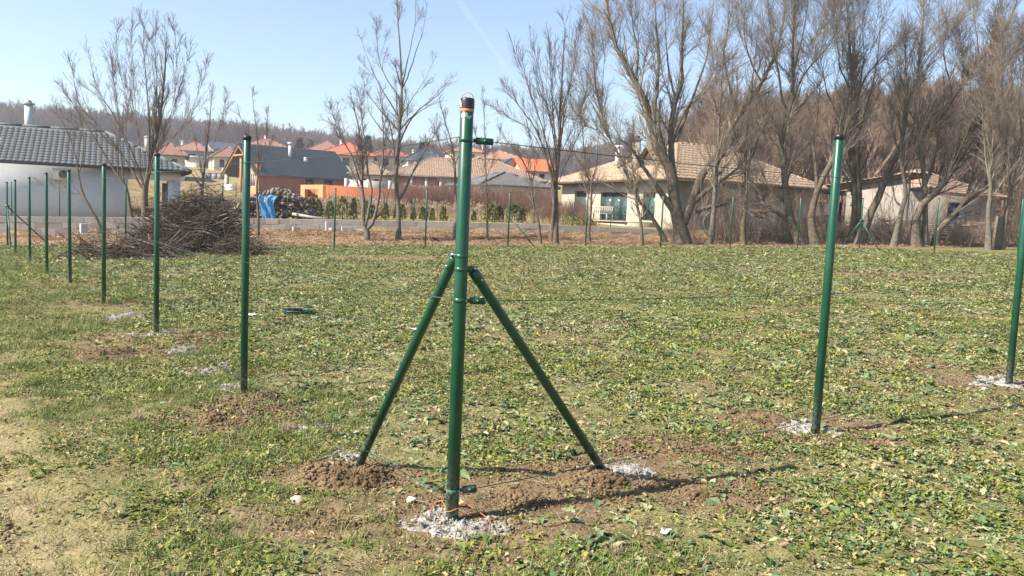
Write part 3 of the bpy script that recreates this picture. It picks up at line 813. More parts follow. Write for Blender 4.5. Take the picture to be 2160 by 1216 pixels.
# ------------------------------------------------------------------ wires
def wire(label, pts, r=.0021, sag=.012, mat_='wire'):
    path = []
    for a, b in zip(pts[:-1], pts[1:]):
        L_ = np.linalg.norm(np.array(b) - a)
        for q in np.linspace(0, 1, 9)[:-1]:
            p = np.array(a) * (1 - q) + np.array(b) * q; p[2] -= sag * L_ * 4 * q * (1 - q) * .35; path.append(p)
    path.append(np.array(pts[-1]))
    m = MB(); m.tube(path, r, 6)
    t = m.build('fence_wire', MT[mat_], None, True)
    return tag(t, label, 'wire', 'fence wires')
side = lambda p, z, o=.031: np.array([p[0], p[1], p[2] + z]) - np.array([LN[0], LN[1], 0]) * -o
LK = ['L0', 'L1', 'L2', 'L3', 'L4', 'L5', 'L6', 'LC']
wl = lambda hs, z0: [g0 + np.array([LN[0] * .031, LN[1] * .031, z0])] + [np.array([*(posts[k][:2] + LN * .031), posts[k][2] + hs]) for k in LK]
wire('top green wire strung along the left row of posts', wl(1.80, zc(975, 290)), sag=.02)
wire('middle green wire strung along the left row of posts', wl(1.04, zc(972, 632)), sag=.02)
wire('lowest green wire near the ground along the left row', wl(.13, zc(952, 1048)), sag=.0)
RF = [posts['R0'], posts['R1'], np.array([*(posts['R1'][:2] + RU * 2.86), posts['R1'][2] + .08]), np.array([*(posts['R1'][:2] + RU * 5.72), posts['R1'][2] + .16])]
RNv = np.array([RU[1], -RU[0]])
wr = lambda c, hs: [c] + [np.array([*(p[:2] + RNv * .031), p[2] + hs]) for p in RF]
h_t = float(at(1752, 375, posts['R0'][1])[2] - posts['R0'][2]); h_m = float(at(1735, 620, posts['R0'][1])[2] - posts['R0'][2]); h_l = float(at(1722, 884, posts['R0'][1])[2] - posts['R0'][2])
wire('top dark wire running right from the braced corner post', wr(C_top, h_t), sag=.01)
wire('middle dark wire running right from the braced corner post', wr(C_mid, h_m), sag=.004)
wire('lowest dark wire running right from the corner post over soil', wr(C_low, h_l), sag=.004)
for k in (0, 1):
    p = RF[2 + k]
    t = thing('fence_post', [p[0], p[1], gh(p[0], p[1])], 'green fence post of the right row, %s beyond the picture edge' % ('first', 'second')[k], 'fence post', 'green fence posts of the right row')
    link('pole', POLE, t); link('cap', CAP, t, (0, 0, POST_H - .03))

# ------------------------------------------------------------------ concrete round the feet, dug soil, small finds
def spill(px, py, label, n, rx, ry, big=.035, seed=0, flat=.7, heap=True):
    big = big * .45
    c = G(px, py); q = np.random.default_rng(seed)
    t = thing('concrete_spill', c, label, 'concrete', 'concrete spilled round the post feet')
    nx, ny = 90, 80
    U, W = np.meshgrid(np.linspace(-1.3, 1.3, nx), np.linspace(-1.3, 1.3, ny), indexing='ij'); X = c[0] + U * rx; Y = c[1] + W * ry
    sc = .16 / max(rx, .1)
    e = np.hypot(U, W) + (fbm(U * 2.2 + seed * 3.1, W * 2.2, 5) - .47) * 2.8
    prof = sstep(1.0, .45, e); hh = big * 1.25
    Z = gh(X, Y) - .012 + prof * (.012 + hh * (.1 + 1.3 * np.clip(fbm(X * 22 + seed, Y * 22, 3) * 2 - .45, 0, 1.2))) + prof * (fbm(X * 70, Y * 70 + seed, 3) - .45) * .028
    keep = (prof[:-1, :-1] + prof[1:, 1:]).ravel() > .02
    i_ = np.arange(nx - 1)[:, None]; j_ = np.arange(ny - 1)[None]
    Q = np.stack([i_ * ny + j_, (i_ + 1) * ny + j_, (i_ + 1) * ny + j_ + 1, i_ * ny + j_ + 1], -1).reshape(-1, 4)[keep]
    if heap: MB().add(np.stack([X, Y, Z], -1).reshape(-1, 3), [Q]).build('heap', MT['conc'], t, False)
    else: Z = gh(X, Y)
    P = np.stack([X, Y, Z], -1).reshape(-1, 3); w = prof.ravel() + .12 * (e.ravel() < 1.25); w = w / w.sum()
    n = int(n * .7); k = q.choice(len(P), n * 3, p=w); pj = P[k] + np.stack([q.normal(0, rx * .03, n * 3), q.normal(0, ry * .03, n * 3), np.zeros(n * 3)], 1)
    rad = q.random(n * 3) ** 3 * big * .42 + .0025
    pj[:, 2] = np.maximum(pj[:, 2], gh(pj[:, 0], pj[:, 1])) + rad * .2
    lumps(MB(), pj, rad, ICO1, .3, .8).build('crumbs', MT['conc'], t, False, 'stuff')
    return t
spill(975, 1118, 'rough white concrete lumps heaped at the foot of the tall corner post', 230, .22, .15, .044, 1)
spill(925, 1086, 'small concrete heap just left behind the corner post foot', 70, .085, .08, .036, 2)
spill(1075, 1110, 'scattered grey concrete crumbs right of the corner post', 90, .19, .11, .010, 3)
spill(745, 968, 'grey concrete crumbs round the foot of the left brace', 130, .16, .09, .026, 4)
spill(1302, 999, 'thick white concrete collar at the foot of the right brace', 230, .18, .13, .040, 5)
spill(1705, 902, 'pale concrete collar round the post right of the corner', 210, .24, .20, .026, 6, .45)
spill(2108, 808, 'pale concrete patch round the post at the right picture edge', 180, .34, .26, .024, 7, .4)
spill(487, 822, 'grey concrete heap left of the nearest left-row post', 140, .16, .17, .030, 8)
spill(325, 706, 'grey concrete ring round the second left-row post', 160, .22, .24, .026, 9)
spill(640, 910, 'white concrete crumbs beside the dead grass tuft', 46, .16, .12, .016, 10)
spill(385, 738, 'white concrete trail between the two nearest left-row posts', 130, .14, .30, .034, 11)
spill(440, 782, 'grey concrete crumbs trailing toward the nearest left-row post', 130, .16, .3, .03, 12)
spill(265, 668, 'white concrete trail between the second and third left-row posts', 150, .16, .5, .036, 13)
spill(1610, 942, 'faint concrete crumbs left of the post beside the corner', 46, .22, .12, .014, 14, heap=False)
spill(1800, 885, 'few white concrete crumbs right of the post beside the corner', 26, .16, .12, .016, 15, heap=False)
spill(310, 708 - 190, 'white concrete patch by the mulch right of the far left corner post', 10, .2, .2, .03, 16) if False else None
spill(38, 517, 'white concrete patch beside the far left corner post', 120, .9, .5, .06, 17, .4)
spill(66, 553, 'grey concrete ring round the sixth left-row post', 50, .3, .3, .03, 18, .4)
spill(1775, 519, 'grey concrete bag lump beside the far corner strut', 40, .35, .25, .08, 19, .6)

def mound(px, py, rx, ry, h, label, seed, nclod=420, ang=0.0):
    c = G(px, py); nx, ny = 96, 76
    U, W = np.meshgrid(np.linspace(-1.15, 1.15, nx), np.linspace(-1.15, 1.15, ny), indexing='ij')
    ca, sa = math.cos(ang), math.sin(ang)
    X = c[0] + (U * rx) * ca - (W * ry) * sa; Y = c[1] + (U * rx) * sa + (W * ry) * ca
    q = np.hypot(U, W) + (fbm(X * 3 + seed, Y * 3, 3) - .47) * .9
    prof = sstep(1.0, .15, q)
    Z = gh(X, Y) + prof * h * (.65 + .7 * fbm(X * 5 + seed, Y * 5)) + prof * ((fbm(X * 22, Y * 22 + seed, 3) - .45) * .05) - .014 + .008 * prof
    i_ = np.arange(nx - 1)[:, None]; j_ = np.arange(ny - 1)[None]
    Q = np.stack([i_ * ny + j_, (i_ + 1) * ny + j_, (i_ + 1) * ny + j_ + 1, i_ * ny + j_ + 1], -1).reshape(-1, 4)
    t = thing('dirt_mound', c, label, 'soil heap', 'dug soil heaps')
    MB().add(np.stack([X, Y, Z], -1).reshape(-1, 3), [Q]).build('heap', MT['soil'], t, True)
    nclod = int(nclod * 1.4); k = rng.integers(0, X.size, nclod * 5); k = k[rng.random(len(k)) < np.clip(prof.ravel()[k] + .06, 0, 1)][:nclod]
    P = np.stack([X, Y, Z], -1).reshape(-1, 3)[k]
    rad = .003 + .013 * rng.random(len(k)) ** 5 + .005 * rng.random(len(k))
    o = lumps(MB(), P + [0, 0, .002], rad, ICO1, .3, .75).build('clods', MT['soil'], t, False, 'stuff')
mound(712, 1010, .40, .24, .07, 'brown dug soil heap at the foot of the left brace', 1, 900)
mound(1275, 1018, .34, .22, .052, 'brown dug soil heap at the foot of the right brace', 2, 700)
mound(1120, 1060, .34, .18, .02, 'thin spread of brown soil between corner post and right brace', 3, 420)
mound(560, 838, .26, .26, .045, 'dug soil beside the nearest left-row post', 4, 420)
mound(450, 892, .22, .20, .055, 'small soil heap below the nearest left-row post', 5, 380)
mound(225, 745, .38, .40, .05, 'low soil heap on the grass left of the second left-row post', 6, 320)
mound(1450, 955, .42, .26, .02, 'thin brown soil spread left of the post beside the corner', 7, 420)
mound(1580, 885, .40, .36, .02, 'pale trodden soil behind the post beside the corner', 8, 300)
mound(1470, 1040, .24, .18, .02, 'small patch of crumbled soil in the leaves right of the right brace', 9, 260)
mound(700, 1110, .34, .15, .02, 'crumbled soil patch left of the corner post foot', 10, 320)

# orange twine at the corner foot
q = np.random.default_rng(5)
tw = [(940, 1062), (955, 1072), (968, 1074), (960, 1088), (940, 1098), (915, 1094), (910, 1085), (918, 1068), (935, 1064)]
def twine(pp, lift):
    P = []
    for (px, py), l in zip(pp, lift):
        g = G(px, py); g[2] = gh(g[0], g[1]) + l; P.append(g)
    return P
def smooth_path(P, n=6):
    P = np.asarray(P, float); out = []
    Q_ = np.vstack([P[0], P, P[-1]])
    for k in range(1, len(Q_) - 2):
        for s_ in np.linspace(0, 1, n, endpoint=False):
            a, b, c, d = Q_[k - 1], Q_[k], Q_[k + 1], Q_[k + 2]
            out.append(.5 * ((2 * b) + (-a + c) * s_ + (2 * a - 5 * b + 4 * c - d) * s_ ** 2 + (-a + 3 * b - 3 * c + d) * s_ ** 3))
    out.append(P[-1]); return np.array(out)
P1 = twine([(968, 1098), (935, 1098), (908, 1100), (912, 1078), (930, 1070)], (.02, .02, .015, .03, .04))
ring = [g0 + [.033 * math.cos(a), .033 * math.sin(a), .075 + .012 * math.cos(a)] for a in np.linspace(2.6, -3.4, 16)]
P2 = twine([(980, 1084), (1000, 1088), (1020, 1102), (1035, 1118), (1036, 1138), (1018, 1152), (1010, 1168), (1000, 1184), (975, 1188), (962, 1184)], (.05, .03, .03, .03, .025, .015, .012, .012, .012, .012))
m = MB(); m.tube(smooth_path(P1 + ring + P2), .0021, 5)
tag(m.build('orange_twine', MT['orange'], None, True), 'orange twine tied round the corner post foot and trailing over soil', 'twine')

# wire coil
c = G(628, 663); m = MB(); t_ = np.linspace(0, 2 * math.pi * 9, 9 * 26)
rad = .185 + .018 * np.sin(t_ * .37) ; zz = .014 + .03 * (np.sin(t_ * .19) * .5 + .5)
m.tube(np.stack([c[0] + rad * np.cos(t_), c[1] + rad * np.sin(t_), gh(c[0], c[1]) + zz + .015], 1), .0055, 5)
tag(m.build('wire_coil', MT['wire'], None, True), 'coil of dark green fence wire lying on the field', 'wire coil')
# pale stone block by the left heap
c = G(627, 1062); m = MB(); lumps(m, [c + [0, 0, .012]], [.03], ICO2, .06, .8)
tag(m.build('pale_stone', MT['stone'], None, False), 'small pale stone below the left soil heap', 'stone')
for k, (px, py, l) in enumerate([(870, 699, 'white scrap on the leaves behind the left brace'), (530, 667, 'white strip of plastic right of the nearest left-row post'), (1403, 1133, 'white scrap lying in the leaves low right of the right brace'), (868, 1060, 'white crumpled scrap left of the corner post')]):
    c = G(px, py); s_ = .05 if py < 800 else .022
    a = np.linspace(0, 6.28, 9)[:-1]
    V = [[c[0] + s_ * math.cos(b) * (1.2 + .4 * math.sin(3 * b + k)), c[1] + s_ * .7 * math.sin(b), gh(c[0], c[1]) + .02 + .012 * math.sin(b * 2 + k)] for b in a]
    m = MB(); m.prism(V, (0, 0, .003))
    tag(m.build('plastic_scrap', MT['whitebit']), l, 'scrap', 'white scraps on the field')
# short stick
a = G(433, 1056); b = G(459, 1034)
m = MB(); m.tube([np.array([*a[:2], gh(a[0], a[1]) + .016]), np.array([*((a + b) / 2)[:2], gh(*((a + b) / 2)[:2]) + .024]), np.array([*b[:2], gh(b[0], b[1]) + .02])], [.009, .0095, .007], 7)
tag(m.build('stick', MT['darkwood'], None, True), 'short dark stick lying on the grass low left', 'stick')
# dead grass tufts
for k, (px, py, l) in enumerate([(600, 912, 'dead brown grass tuft left of the left brace foot'), (292, 888, 'dead brown grass tuft on the grass below the second left-row post'), (1300, 1165, 'dry grass wisp in the leaves at the bottom right of the corner post')]):
    c = G(px, py); me = blades('tuft', 110, (.05, .12), (.002, .004), (.1, 1.1), MT['reed'], 60 + k, .022)
    o = link('dead_grass_tuft', me, None, [c[0], c[1], gh(c[0], c[1])]); o.scale = (1, 1, 1) if k < 2 else (.8, .8, .6)
    tag(o, l, 'grass tuft', 'dead grass tufts')
# ------------------------------------------------------------------ mulch strip
def sliver(name, n, L_, W, seed, material):
    q = np.random.default_rng(seed); m = MB(); at_ = []
    for k in range(n):
        l = q.uniform(*L_); w = q.uniform(*W); a = q.uniform(0, 6.28); b = q.uniform(-.35, .35)
        d = np.array([math.cos(a) * math.cos(b), math.sin(a) * math.cos(b), math.sin(b)]); s_ = np.array([-math.sin(a), math.cos(a), q.uniform(-.4, .4)])
        m.box([q.normal(0, .12), q.normal(0, .12), q.uniform(0, .03)], (l, w, w * .35), d, s_ / np.linalg.norm(s_), np.cross(d, s_ / np.linalg.norm(s_))); at_ += [q.random()] * 8
    V = np.concatenate(m.V); return vattr(nmesh(name, V, [np.concatenate(m.F)], material), at_)
CHIP_KINDS = [sliver('chips', 18, (.025, .09), (.009, .022), k, MT['chip']) for k in range(3)] + [sliver('chips', 6, (.12, .35), (.008, .018), 9, MT['chip'])]
n = 15000
al = rng.uniform(-9, 62, n); dd = rng.uniform(0, 13, n)
x = FA[0] + FU[0] * al + FN[0] * dd - 4 * FU[0]; y = FA[1] + FU[1] * al + FN[1] * dd - 4 * FU[1]
dl, df, s = lines(x, y)
k = (s < -.1) & (rng.random(n) < sstep(.5, 1.6, df + (fbm(x * .6, y * .6) - .47) * 2)) & (rng.random(n) < 1 - .75 * sstep(3, 10, x) * sstep(2.5, 4, df))
x, y = x[k], y[k]; n = len(x)
z = terrain(x, y) + (fbm(x * 1.7, y * 1.7, 4) - .47) * .16 * sstep(.8, 2.5, df[k])
scatter('wood_chip_mulch', np.stack([x, y, z], 1), np.stack([rng.normal(0, .15, n), rng.normal(0, .15, n), rng.uniform(0, 6.28, n)], 1),
        np.repeat(rng.uniform(.7, 1.5, n)[:, None], 3, 1), rng.integers(0, 4, n), CHIP_KINDS, 'tan wood chip mulch between the far posts and the block wall')

# ------------------------------------------------------------------ block wall
wt = thing('block_wall', [*WA, wall_base(0.)], 'low grey concrete block wall behind the mulch strip', 'wall')
wt['kind'] = 'thing'
BL = .52
blk = MB(); blk.box((0, 0, 0), (BL - .012, .2, 1.0)); blk = None
_b = bmesh.new(); bmesh.ops.create_cube(_b, size=1); bmesh.ops.bevel(_b, geom=_b.edges[:], offset=.02, segments=1, affect='EDGES')
BLOCKME = bpy.data.meshes.new('block'); _b.to_mesh(BLOCKME); _b.free(); BLOCKME.materials.append(MT['block'])
PALEBLOCK = BLOCKME.copy(); PALEBLOCK.materials.clear(); PALEBLOCK.materials.append(MT['blockpale'])
s0, s1 = -5.2, 31.0
rot = math.atan2(WU[1], WU[0])
for c in range(3):
    off = (c % 2) * BL / 2
    for k in range(int((s1 - s0) / BL)):
        s_ = s0 + off + k * BL + BL / 2
        zb, zt = wall_base(s_) - .12, wall_top(s_); hh = .24
        z1 = zt - (2 - c) * hh; z0 = z1 - hh + .008
        if c == 0: z0 = min(z0, zb)
        if z1 < zb + .03: continue
        p = WA + WU * s_ + WN * rng.normal(-.1, .004)
        o = link('block', BLOCKME, wt, np.array([*p, (z0 + z1) / 2]) - wloc(wt), (0, 0, rot))
        o.scale = (BL - .008, .2, z1 - z0)
wc = MB()
mtx = [WA + WU * s_ for s_ in (s0, s1)]
m = MB(); seg = np.linspace(s0 + .02, s1 - .3, 60)
for a, b in zip(seg[:-1], seg[1:]):
    p = WA + WU * (a + b) / 2 + WN * -.1; z0 = wall_base(a) - .12; z1 = wall_top((a + b) / 2) - .012
    m.box([*p, (z0 + z1) / 2], (b - a + .001, .175, z1 - z0), [*WU, 0], [*WN, 0])
m.build('mortar_core', MT['mortar'], wt)
# loose blocks in front of the wall
for k, (px, py, w, h, tall, l) in enumerate([(181, 477, .26, .45, 1, 'pale concrete block standing upright before the wall below the white house'), (690, 490, .26, .42, 1, 'upright concrete block leaning before the block wall by the forked tree'),
        (701, 488, .42, .14, 0, 'flat concrete block lying left of the forked tree'), (726, 489, .46, .2, 0, 'pale concrete block lying right of the forked tree fence post'), (622, 486, .3, .2, 0, 'broken brown block lying before the block wall'), (757, 490, .44, .1, 0, 'low concrete slab lying by the forked tree trunk'), (203, 478, .8, .06, 0, 'pale flat slab lying beside the upright block')]):
    g = G(px, py + (h * 22 if False else 0)); s_ = (g[:2] - WA) @ WN
    base = on_wall(px, py)[0]; p = WA + WU * base - WN * (.5 + .12 * k % .5)
    o = link('loose_block', PALEBLOCK, None, [*p, float(terrain(*p)) + h / 2 + .01], (0, 0, rot + rng.normal(0, .35))); o.scale = (w, .22, h)
    tag(o, l, 'block', 'loose blocks before the wall')

# ------------------------------------------------------------------ neighbours' fence posts behind the wall
NPOLE = smooth_sides(pole_mesh('pole', 1.6, .021, MT['greenold'], 10)); NCAP = cap_mesh(.021, .03, 10)
nf = [(20, 384, 0, 'thin dark post at the far left before the white house wall'), (122, 387, 0, 'thin dark post before the white wall under the air conditioner'), (420, 398, 0, 'thin dark post right of the white house beside the young tree'), (497, 386, 0, 'thin green post left of the nearest left-row post, above the brush pile'),
      (607, 406, 0, 'thin green post right of the log pile'), (694, 410, 0, 'thin green post before the orange wall'), (779, 414, 2, 'thin green braced post behind the forked tree'), (875, 417, 0, 'thin green post right of the tall tree'), (1047, 424, 0, 'thin green post left of the golden conifer'),
      (1130, 432, 0, 'thin green post beside the round dark conifer'), (1213, 428, 2, 'thin braced post before the villa left window'), (1293, 440, 0, 'thin post before the villa patio doors'), (1529, 445, 2, 'thin braced post before the dark villa wall')]
for px, py, br, l in nf:
    s_, z = on_wall(px, py + 60); p = WA + WU * s_ + WN * (.35); z0 = float(terrain(*p))
    zt = at(px, py, p[1])[2]
    t = thing('garden_post', [*p, z0], l, 'fence post', 'thin posts behind the block wall')
    o = link('pole', NPOLE, t); o.scale = (1, 1, (zt - z0) / 1.6); link('cap', NCAP, t, (0, 0, zt - z0 - .02))
    for sg_ in ((-1, 1) if br else ()):
        a = np.array([*p, z0 + .6 * (zt - z0)]); q = p + WU * sg_ * 1.05
        MB().tube([a, [*q, terrain(*q) - .05]], .017, 6).build('strut', MT['greenold'], t, True)

# ------------------------------------------------------------------ house helpers
class Fr:
    """house frame: a along u, b away from the camera along v, z up"""
    def __init__(s, O, ang):
        s.O = np.asarray(O, float); s.u = np.array([math.cos(ang), math.sin(ang), 0]); s.v = np.array([-math.sin(ang), math.cos(ang), 0]); s.ang = ang
    def P(s, a, b, z): return s.O + s.u * a + s.v * b + np.array([0, 0, z])
    def box(s, m, a0, a1, b0, b1, z0, z1):
        return m.box(s.P((a0 + a1) / 2, (b0 + b1) / 2, (z0 + z1) / 2), (a1 - a0, b1 - b0, z1 - z0), s.u, s.v)
def wall_holes(m, f, axis, fixed, lo, hi, z0, z1, th, holes):
    """wall sheet along axis 'a' (front/back) or 'b' (ends) with real openings; th >0 goes to +other"""
    xs = sorted(set([lo, hi] + [h[0] for h in holes] + [h[1] for h in holes])); zs = sorted(set([z0, z1] + [h[2] for h in holes] + [h[3] for h in holes]))
    P = (lambda x, t, z: f.P(x, fixed + t, z)) if axis == 'a' else (lambda x, t, z: f.P(fixed + t, x, z))
    for x0_, x1_ in zip(xs[:-1], xs[1:]):
        for za, zb in zip(zs[:-1], zs[1:]):
            cx, cz = (x0_ + x1_) / 2, (za + zb) / 2
            if any(h[0] < cx < h[1] and h[2] < cz < h[3] for h in holes): continue
            m.poly([P(x0_, 0, za), P(x1_, 0, za), P(x1_, 0, zb), P(x0_, 0, zb)]); m.poly([P(x0_, th, za), P(x0_, th, zb), P(x1_, th, zb), P(x1_, th, za)])
    for h in holes:
        c = [(h[0], h[2]), (h[1], h[2]), (h[1], h[3]), (h[0], h[3])]
        for (xa, za), (xb, zb) in zip(c, c[1:] + c[:1]):
            m.poly([P(xa, 0, za), P(xa, th, za), P(xb, th, zb), P(xb, 0, zb)])
    for a, b in (((lo, z0), (lo, z1)), ((lo, z1), (hi, z1)), ((hi, z1), (hi, z0))):
        m.poly([P(a[0], 0, a[1]), P(b[0], 0, b[1]), P(b[0], th, b[1]), P(a[0], th, a[1])])
def window(parent, f, axis, fixed, x0, x1, z0, z1, fm='frame', gm='glass', depth=.1, fw=.06, mull=0, name='window'):
    sg_ = 1 if depth > 0 else -1
    P = (lambda x, t, z: f.P(x, fixed + t, z)) if axis == 'a' else (lambda x, t, z: f.P(fixed + t, x, z))
    e1, e2 = (f.u, f.v) if axis == 'a' else (f.v, f.u)
    m = MB(); bars = [(x0, x0 + fw, z0, z1), (x1 - fw, x1, z0, z1), (x0 + fw, x1 - fw, z0, z0 + fw), (x0 + fw, x1 - fw, z1 - fw, z1)]
    for k in range(mull):
        c = x0 + (x1 - x0) * (k + 1) / (mull + 1); bars.append((c - fw / 2, c + fw / 2, z0 + fw, z1 - fw))
    for a, b, c, d in bars: m.box(P((a + b) / 2, depth, (c + d) / 2), (b - a, .06, d - c), e1, e2)
    w = m.build(name, MT[fm], parent)
    xs = np.linspace(x0 + fw * .6, x1 - fw * .6, mull + 2)
    for a, b in zip(xs[:-1], xs[1:]):
        MB().box(P((a + b) / 2, depth + .012 * sg_, (z0 + z1) / 2), (b - a - .004, .012, z1 - z0 - fw * 1.2), e1, e2).build('pane', MT[gm], w)
    return w
def hip_polys(f, a0, a1, b0, b1, ze, zr, oh=.5, inset=None):
    """front, back, left, right planes of a hip roof; each begins with its eave edge"""
    a0 -= oh; a1 += oh; b0 -= oh; b1 += oh
    if a1 - a0 >= b1 - b0:
        i_ = inset if inset is not None else (b1 - b0) / 2; i_ = min(i_, (a1 - a0) / 2 - .01); bm_ = (b0 + b1) / 2
        r0, r1 = f.P(a0 + i_, bm_, zr), f.P(a1 - i_, bm_, zr)
        c = [f.P(a0, b0, ze), f.P(a1, b0, ze), f.P(a1, b1, ze), f.P(a0, b1, ze)]
        return [[c[0], c[1], r1, r0], [c[2], c[3], r0, r1], [c[3], c[0], r0], [c[1], c[2], r1]]
    i_ = inset if inset is not None else (a1 - a0) / 2; i_ = min(i_, (b1 - b0) / 2 - .01); am = (a0 + a1) / 2
    r0, r1 = f.P(am, b0 + i_, zr), f.P(am, b1 - i_, zr)
    c = [f.P(a0, b0, ze), f.P(a1, b0, ze), f.P(a1, b1, ze), f.P(a0, b1, ze)]
    return [[c[0], c[1], r0], [c[2], c[3], r1], [c[3], c[0], r0, r1], [c[1], c[2], r1, r0]]
def tile_rows(poly, tw, tl):
    """rows of tile slots on a roof plane: yields row frame and extents"""
    p = [np.asarray(q, float) for q in poly]
    e = p[1] - p[0]; el = np.linalg.norm(e); e /= el
    nrm = np.cross(e, p[2] - p[0]); nrm /= np.linalg.norm(nrm); nrm = nrm if nrm[2] > 0 else -nrm
    s_ = np.cross(nrm, e); s_ = s_ if s_[2] > 0 else -s_
    H_ = max((q - p[0]) @ s_ for q in p)
    top = [((q - p[0]) @ e) for q in p[2:]]; tl_, tr_ = min(top), max(top)
    def ext(d): k = min(max(d / H_, 0), 1); return tl_ * k, el + (tr_ - el) * k
    return p[0], e, s_, nrm, H_, ext
def tile_sheet(poly, tw=.26, tl=.36, amp=.035, sub=4):
    """stepped, waved roof covering as real geometry"""
    o, e, s_, nrm, H_, ext = tile_rows(poly, tw, tl)
    m = MB(); rows = max(1, int(round(H_ / tl))); tl = H_ / rows
    for r_ in range(rows):
        d0, d1 = r_ * tl, (r_ + 1) * tl
        a0, a1 = ext(d0); b0, b1 = ext(d1)
        xs = np.arange(math.floor(a0 / tw * sub), math.ceil(a1 / tw * sub) + 1) * tw / sub
        w = amp * np.abs(np.sin(np.pi * xs / tw)) + rng.normal(0, .003, len(xs))
        lo = np.clip(xs, a0, a1); hi = np.clip(xs, b0, b1)
        A = o + e * lo[:, None] + s_ * (d0 - .03) + nrm * (w + .05)[:, None]
        B_ = o + e * hi[:, None] + s_ * d1 + nrm * (w + .012)[:, None]
        Cc = o + e * lo[:, None] + s_ * (d0 - .03) + nrm * .004
        n_ = len(xs); i_ = np.arange(n_ - 1)
        m.add(np.concatenate([A, B_, Cc]), [np.stack([i_, i_ + 1, i_ + 1 + n_, i_ + n_], 1), np.stack([i_ + 2 * n_, i_ + 1 + 2 * n_, i_ + 1, i_], 1)])
    return m
def caps(m, a, b, r=.11, step=.38):
    a = np.asarray(a, float); b = np.asarray(b, float); L_ = np.linalg.norm(b - a); k = max(1, int(L_ / step)); d = (b - a) / L_
    for i_ in range(k):
        p = a + d * L_ * i_ / k; q = a + d * (L_ * (i_ + 1) / k + .02)
        m.tube([p + [0, 0, .0], q + [0, 0, .012]], [r, r * .86], 7)
def roof(parent, polys, tm, name='roof', tiles=True, tw=.26, tl=.36, amp=.035, capr=.1, ridges=True, fascia='gutter'):
    m = MB()
    for p in polys: m.poly(p); m.poly([q - np.array([0, 0, .10]) for q in p[::-1]])
    for p in polys:
        m.poly([p[0], p[1], p[1] - np.array([0, 0, .10]), p[0] - np.array([0, 0, .10])])
    r = m.build(name, MT[tm], parent)
    if tiles:
        t = MB()
        for p in polys:
            q = tile_sheet(p, tw, tl, amp); t.add(np.concatenate(q.V), [np.concatenate(q.F)])
        t.build('tiles', MT[tm], r, False, 'stuff')
    if ridges:
        m = MB(); seen = []
        for p in polys:
            n_ = len(p)
            for i_ in range(1, n_):
                a, b = p[i_], p[(i_ + 1) % n_]
                if np.linalg.norm(np.asarray(a) - b) < .05: continue
                key = tuple(sorted([tuple(np.round(a, 2)), tuple(np.round(b, 2))]))
                if key in seen: continue
                seen.append(key)
                lo, hi = (a, b) if a[2] <= b[2] else (b, a)
                caps(m, lo, hi, capr, .4 if tiles else 1.2)
        m.build('ridge_tiles', MT[tm], r, True, 'stuff')
    m = MB()
    for p in polys:
        if abs(p[0][2] - p[1][2]) < .01: m.beam(np.asarray(p[0]) - [0, 0, .075], np.asarray(p[1]) - [0, 0, .075], .09, .1)
    m.build('gutter', MT[fascia], r)
    return r
def chimney(parent, base, h, w, m_='metal', cap=True, d=None):
    d = d or w
    m = MB(); m.box(np.asarray(base) + [0, 0, h / 2 - .4], (w, d, h + .8)); c = m.build('chimney', MT[m_], parent)
    if cap:
        m = MB(); m.box(np.asarray(base) + [0, 0, h + .05], (w * 1.35, d * 1.35, .1)); m.box(np.asarray(base) + [0, 0, h + .16], (w * .6, d * .6, .14)); m.build('chimney_cap', MT[m_], c)
    return c

# ------------------------------------------------------------------ white house on the left
ang = math.radians(26)
p0 = at(270, 400, 42.6); fW = Fr([p0[0], p0[1], 0], ang)
L0 = 14.0                       # wall runs to the left of the porch
zE = float(at(200, 350, 41.4)[2]); zG = float(terrain(p0[0], p0[1])) - .2
hw = thing('white_house', [p0[0] - 4, p0[1], zG], 'white rendered house with grey tiled roof and a round chimney', 'house')
m = MB(); fW.box(m, -L0, 0, 0, 8.2, zG - 1, zE - .06); m.build('wall', MT['white'], hw)
# porch: beam and pillar
pa = 2.55
m = MB(); fW.box(m, 0.004, pa, .15, .45, zE - .55, zE - .07); fW.box(m, pa - .3, pa, .46, 7.8, zE - .55, zE - .07); m.build('porch_beam', MT['white'], hw)
m = MB(); fW.box(m, pa - .62, pa - .02, .12, .5, zG - 1, zE - .56); m.build('porch_pillar', MT['white'], hw)
m = MB(); fW.box(m, pa - .6, pa, 6.5, 6.9, zG - 1, zE - .56); m.build('porch_pillar', MT['white'], hw)
zR = float(at(60, 268, 44.5)[2])
polysW = hip_polys(fW, -L0, pa, 0, 8.2, zE, zR, .45, 4.1)
rW = roof(hw, polysW, 'greytile', tiles=False, capr=.1)
# single tiles on the slope facing the camera
o_, e_, s_, nrm_, H_, ext_ = tile_rows(polysW[0], .31, .42)
tw, tl = .26, .36
tme = MB(); xs = np.linspace(0, tw, 6); ww = .034 * np.sin(np.pi * np.clip(xs / tw, 0, 1))
A = np.stack([xs, np.full(6, -.03), ww + .042], 1); B_ = np.stack([xs, np.full(6, tl), ww + .012], 1); C_ = np.stack([xs, np.full(6, -.03), ww * 0 + .02], 1)
i_ = np.arange(5)
tme.add(np.concatenate([A, B_, C_]), [np.stack([i_, i_ + 1, i_ + 7, i_ + 6], 1), np.stack([i_ + 12, i_ + 13, i_ + 1, i_], 1)])
TILE = nmesh('tile', np.concatenate(tme.V), [np.concatenate(tme.F)], MT['greytile'])
Rm = Matrix((e_, s_, nrm_)).transposed()
slots = []
for r_ in range(int(H_ / tl)):
    a0, a1 = ext_((r_ + .5) * tl)
    for c in range(int(math.ceil(a0 / tw)), int(a1 / tw)):
        P_ = o_ + e_ * c * tw + s_ * r_ * tl
        slots.append(P_)
slots.sort(key=lambda P_: -P_[0])
rest = MB()
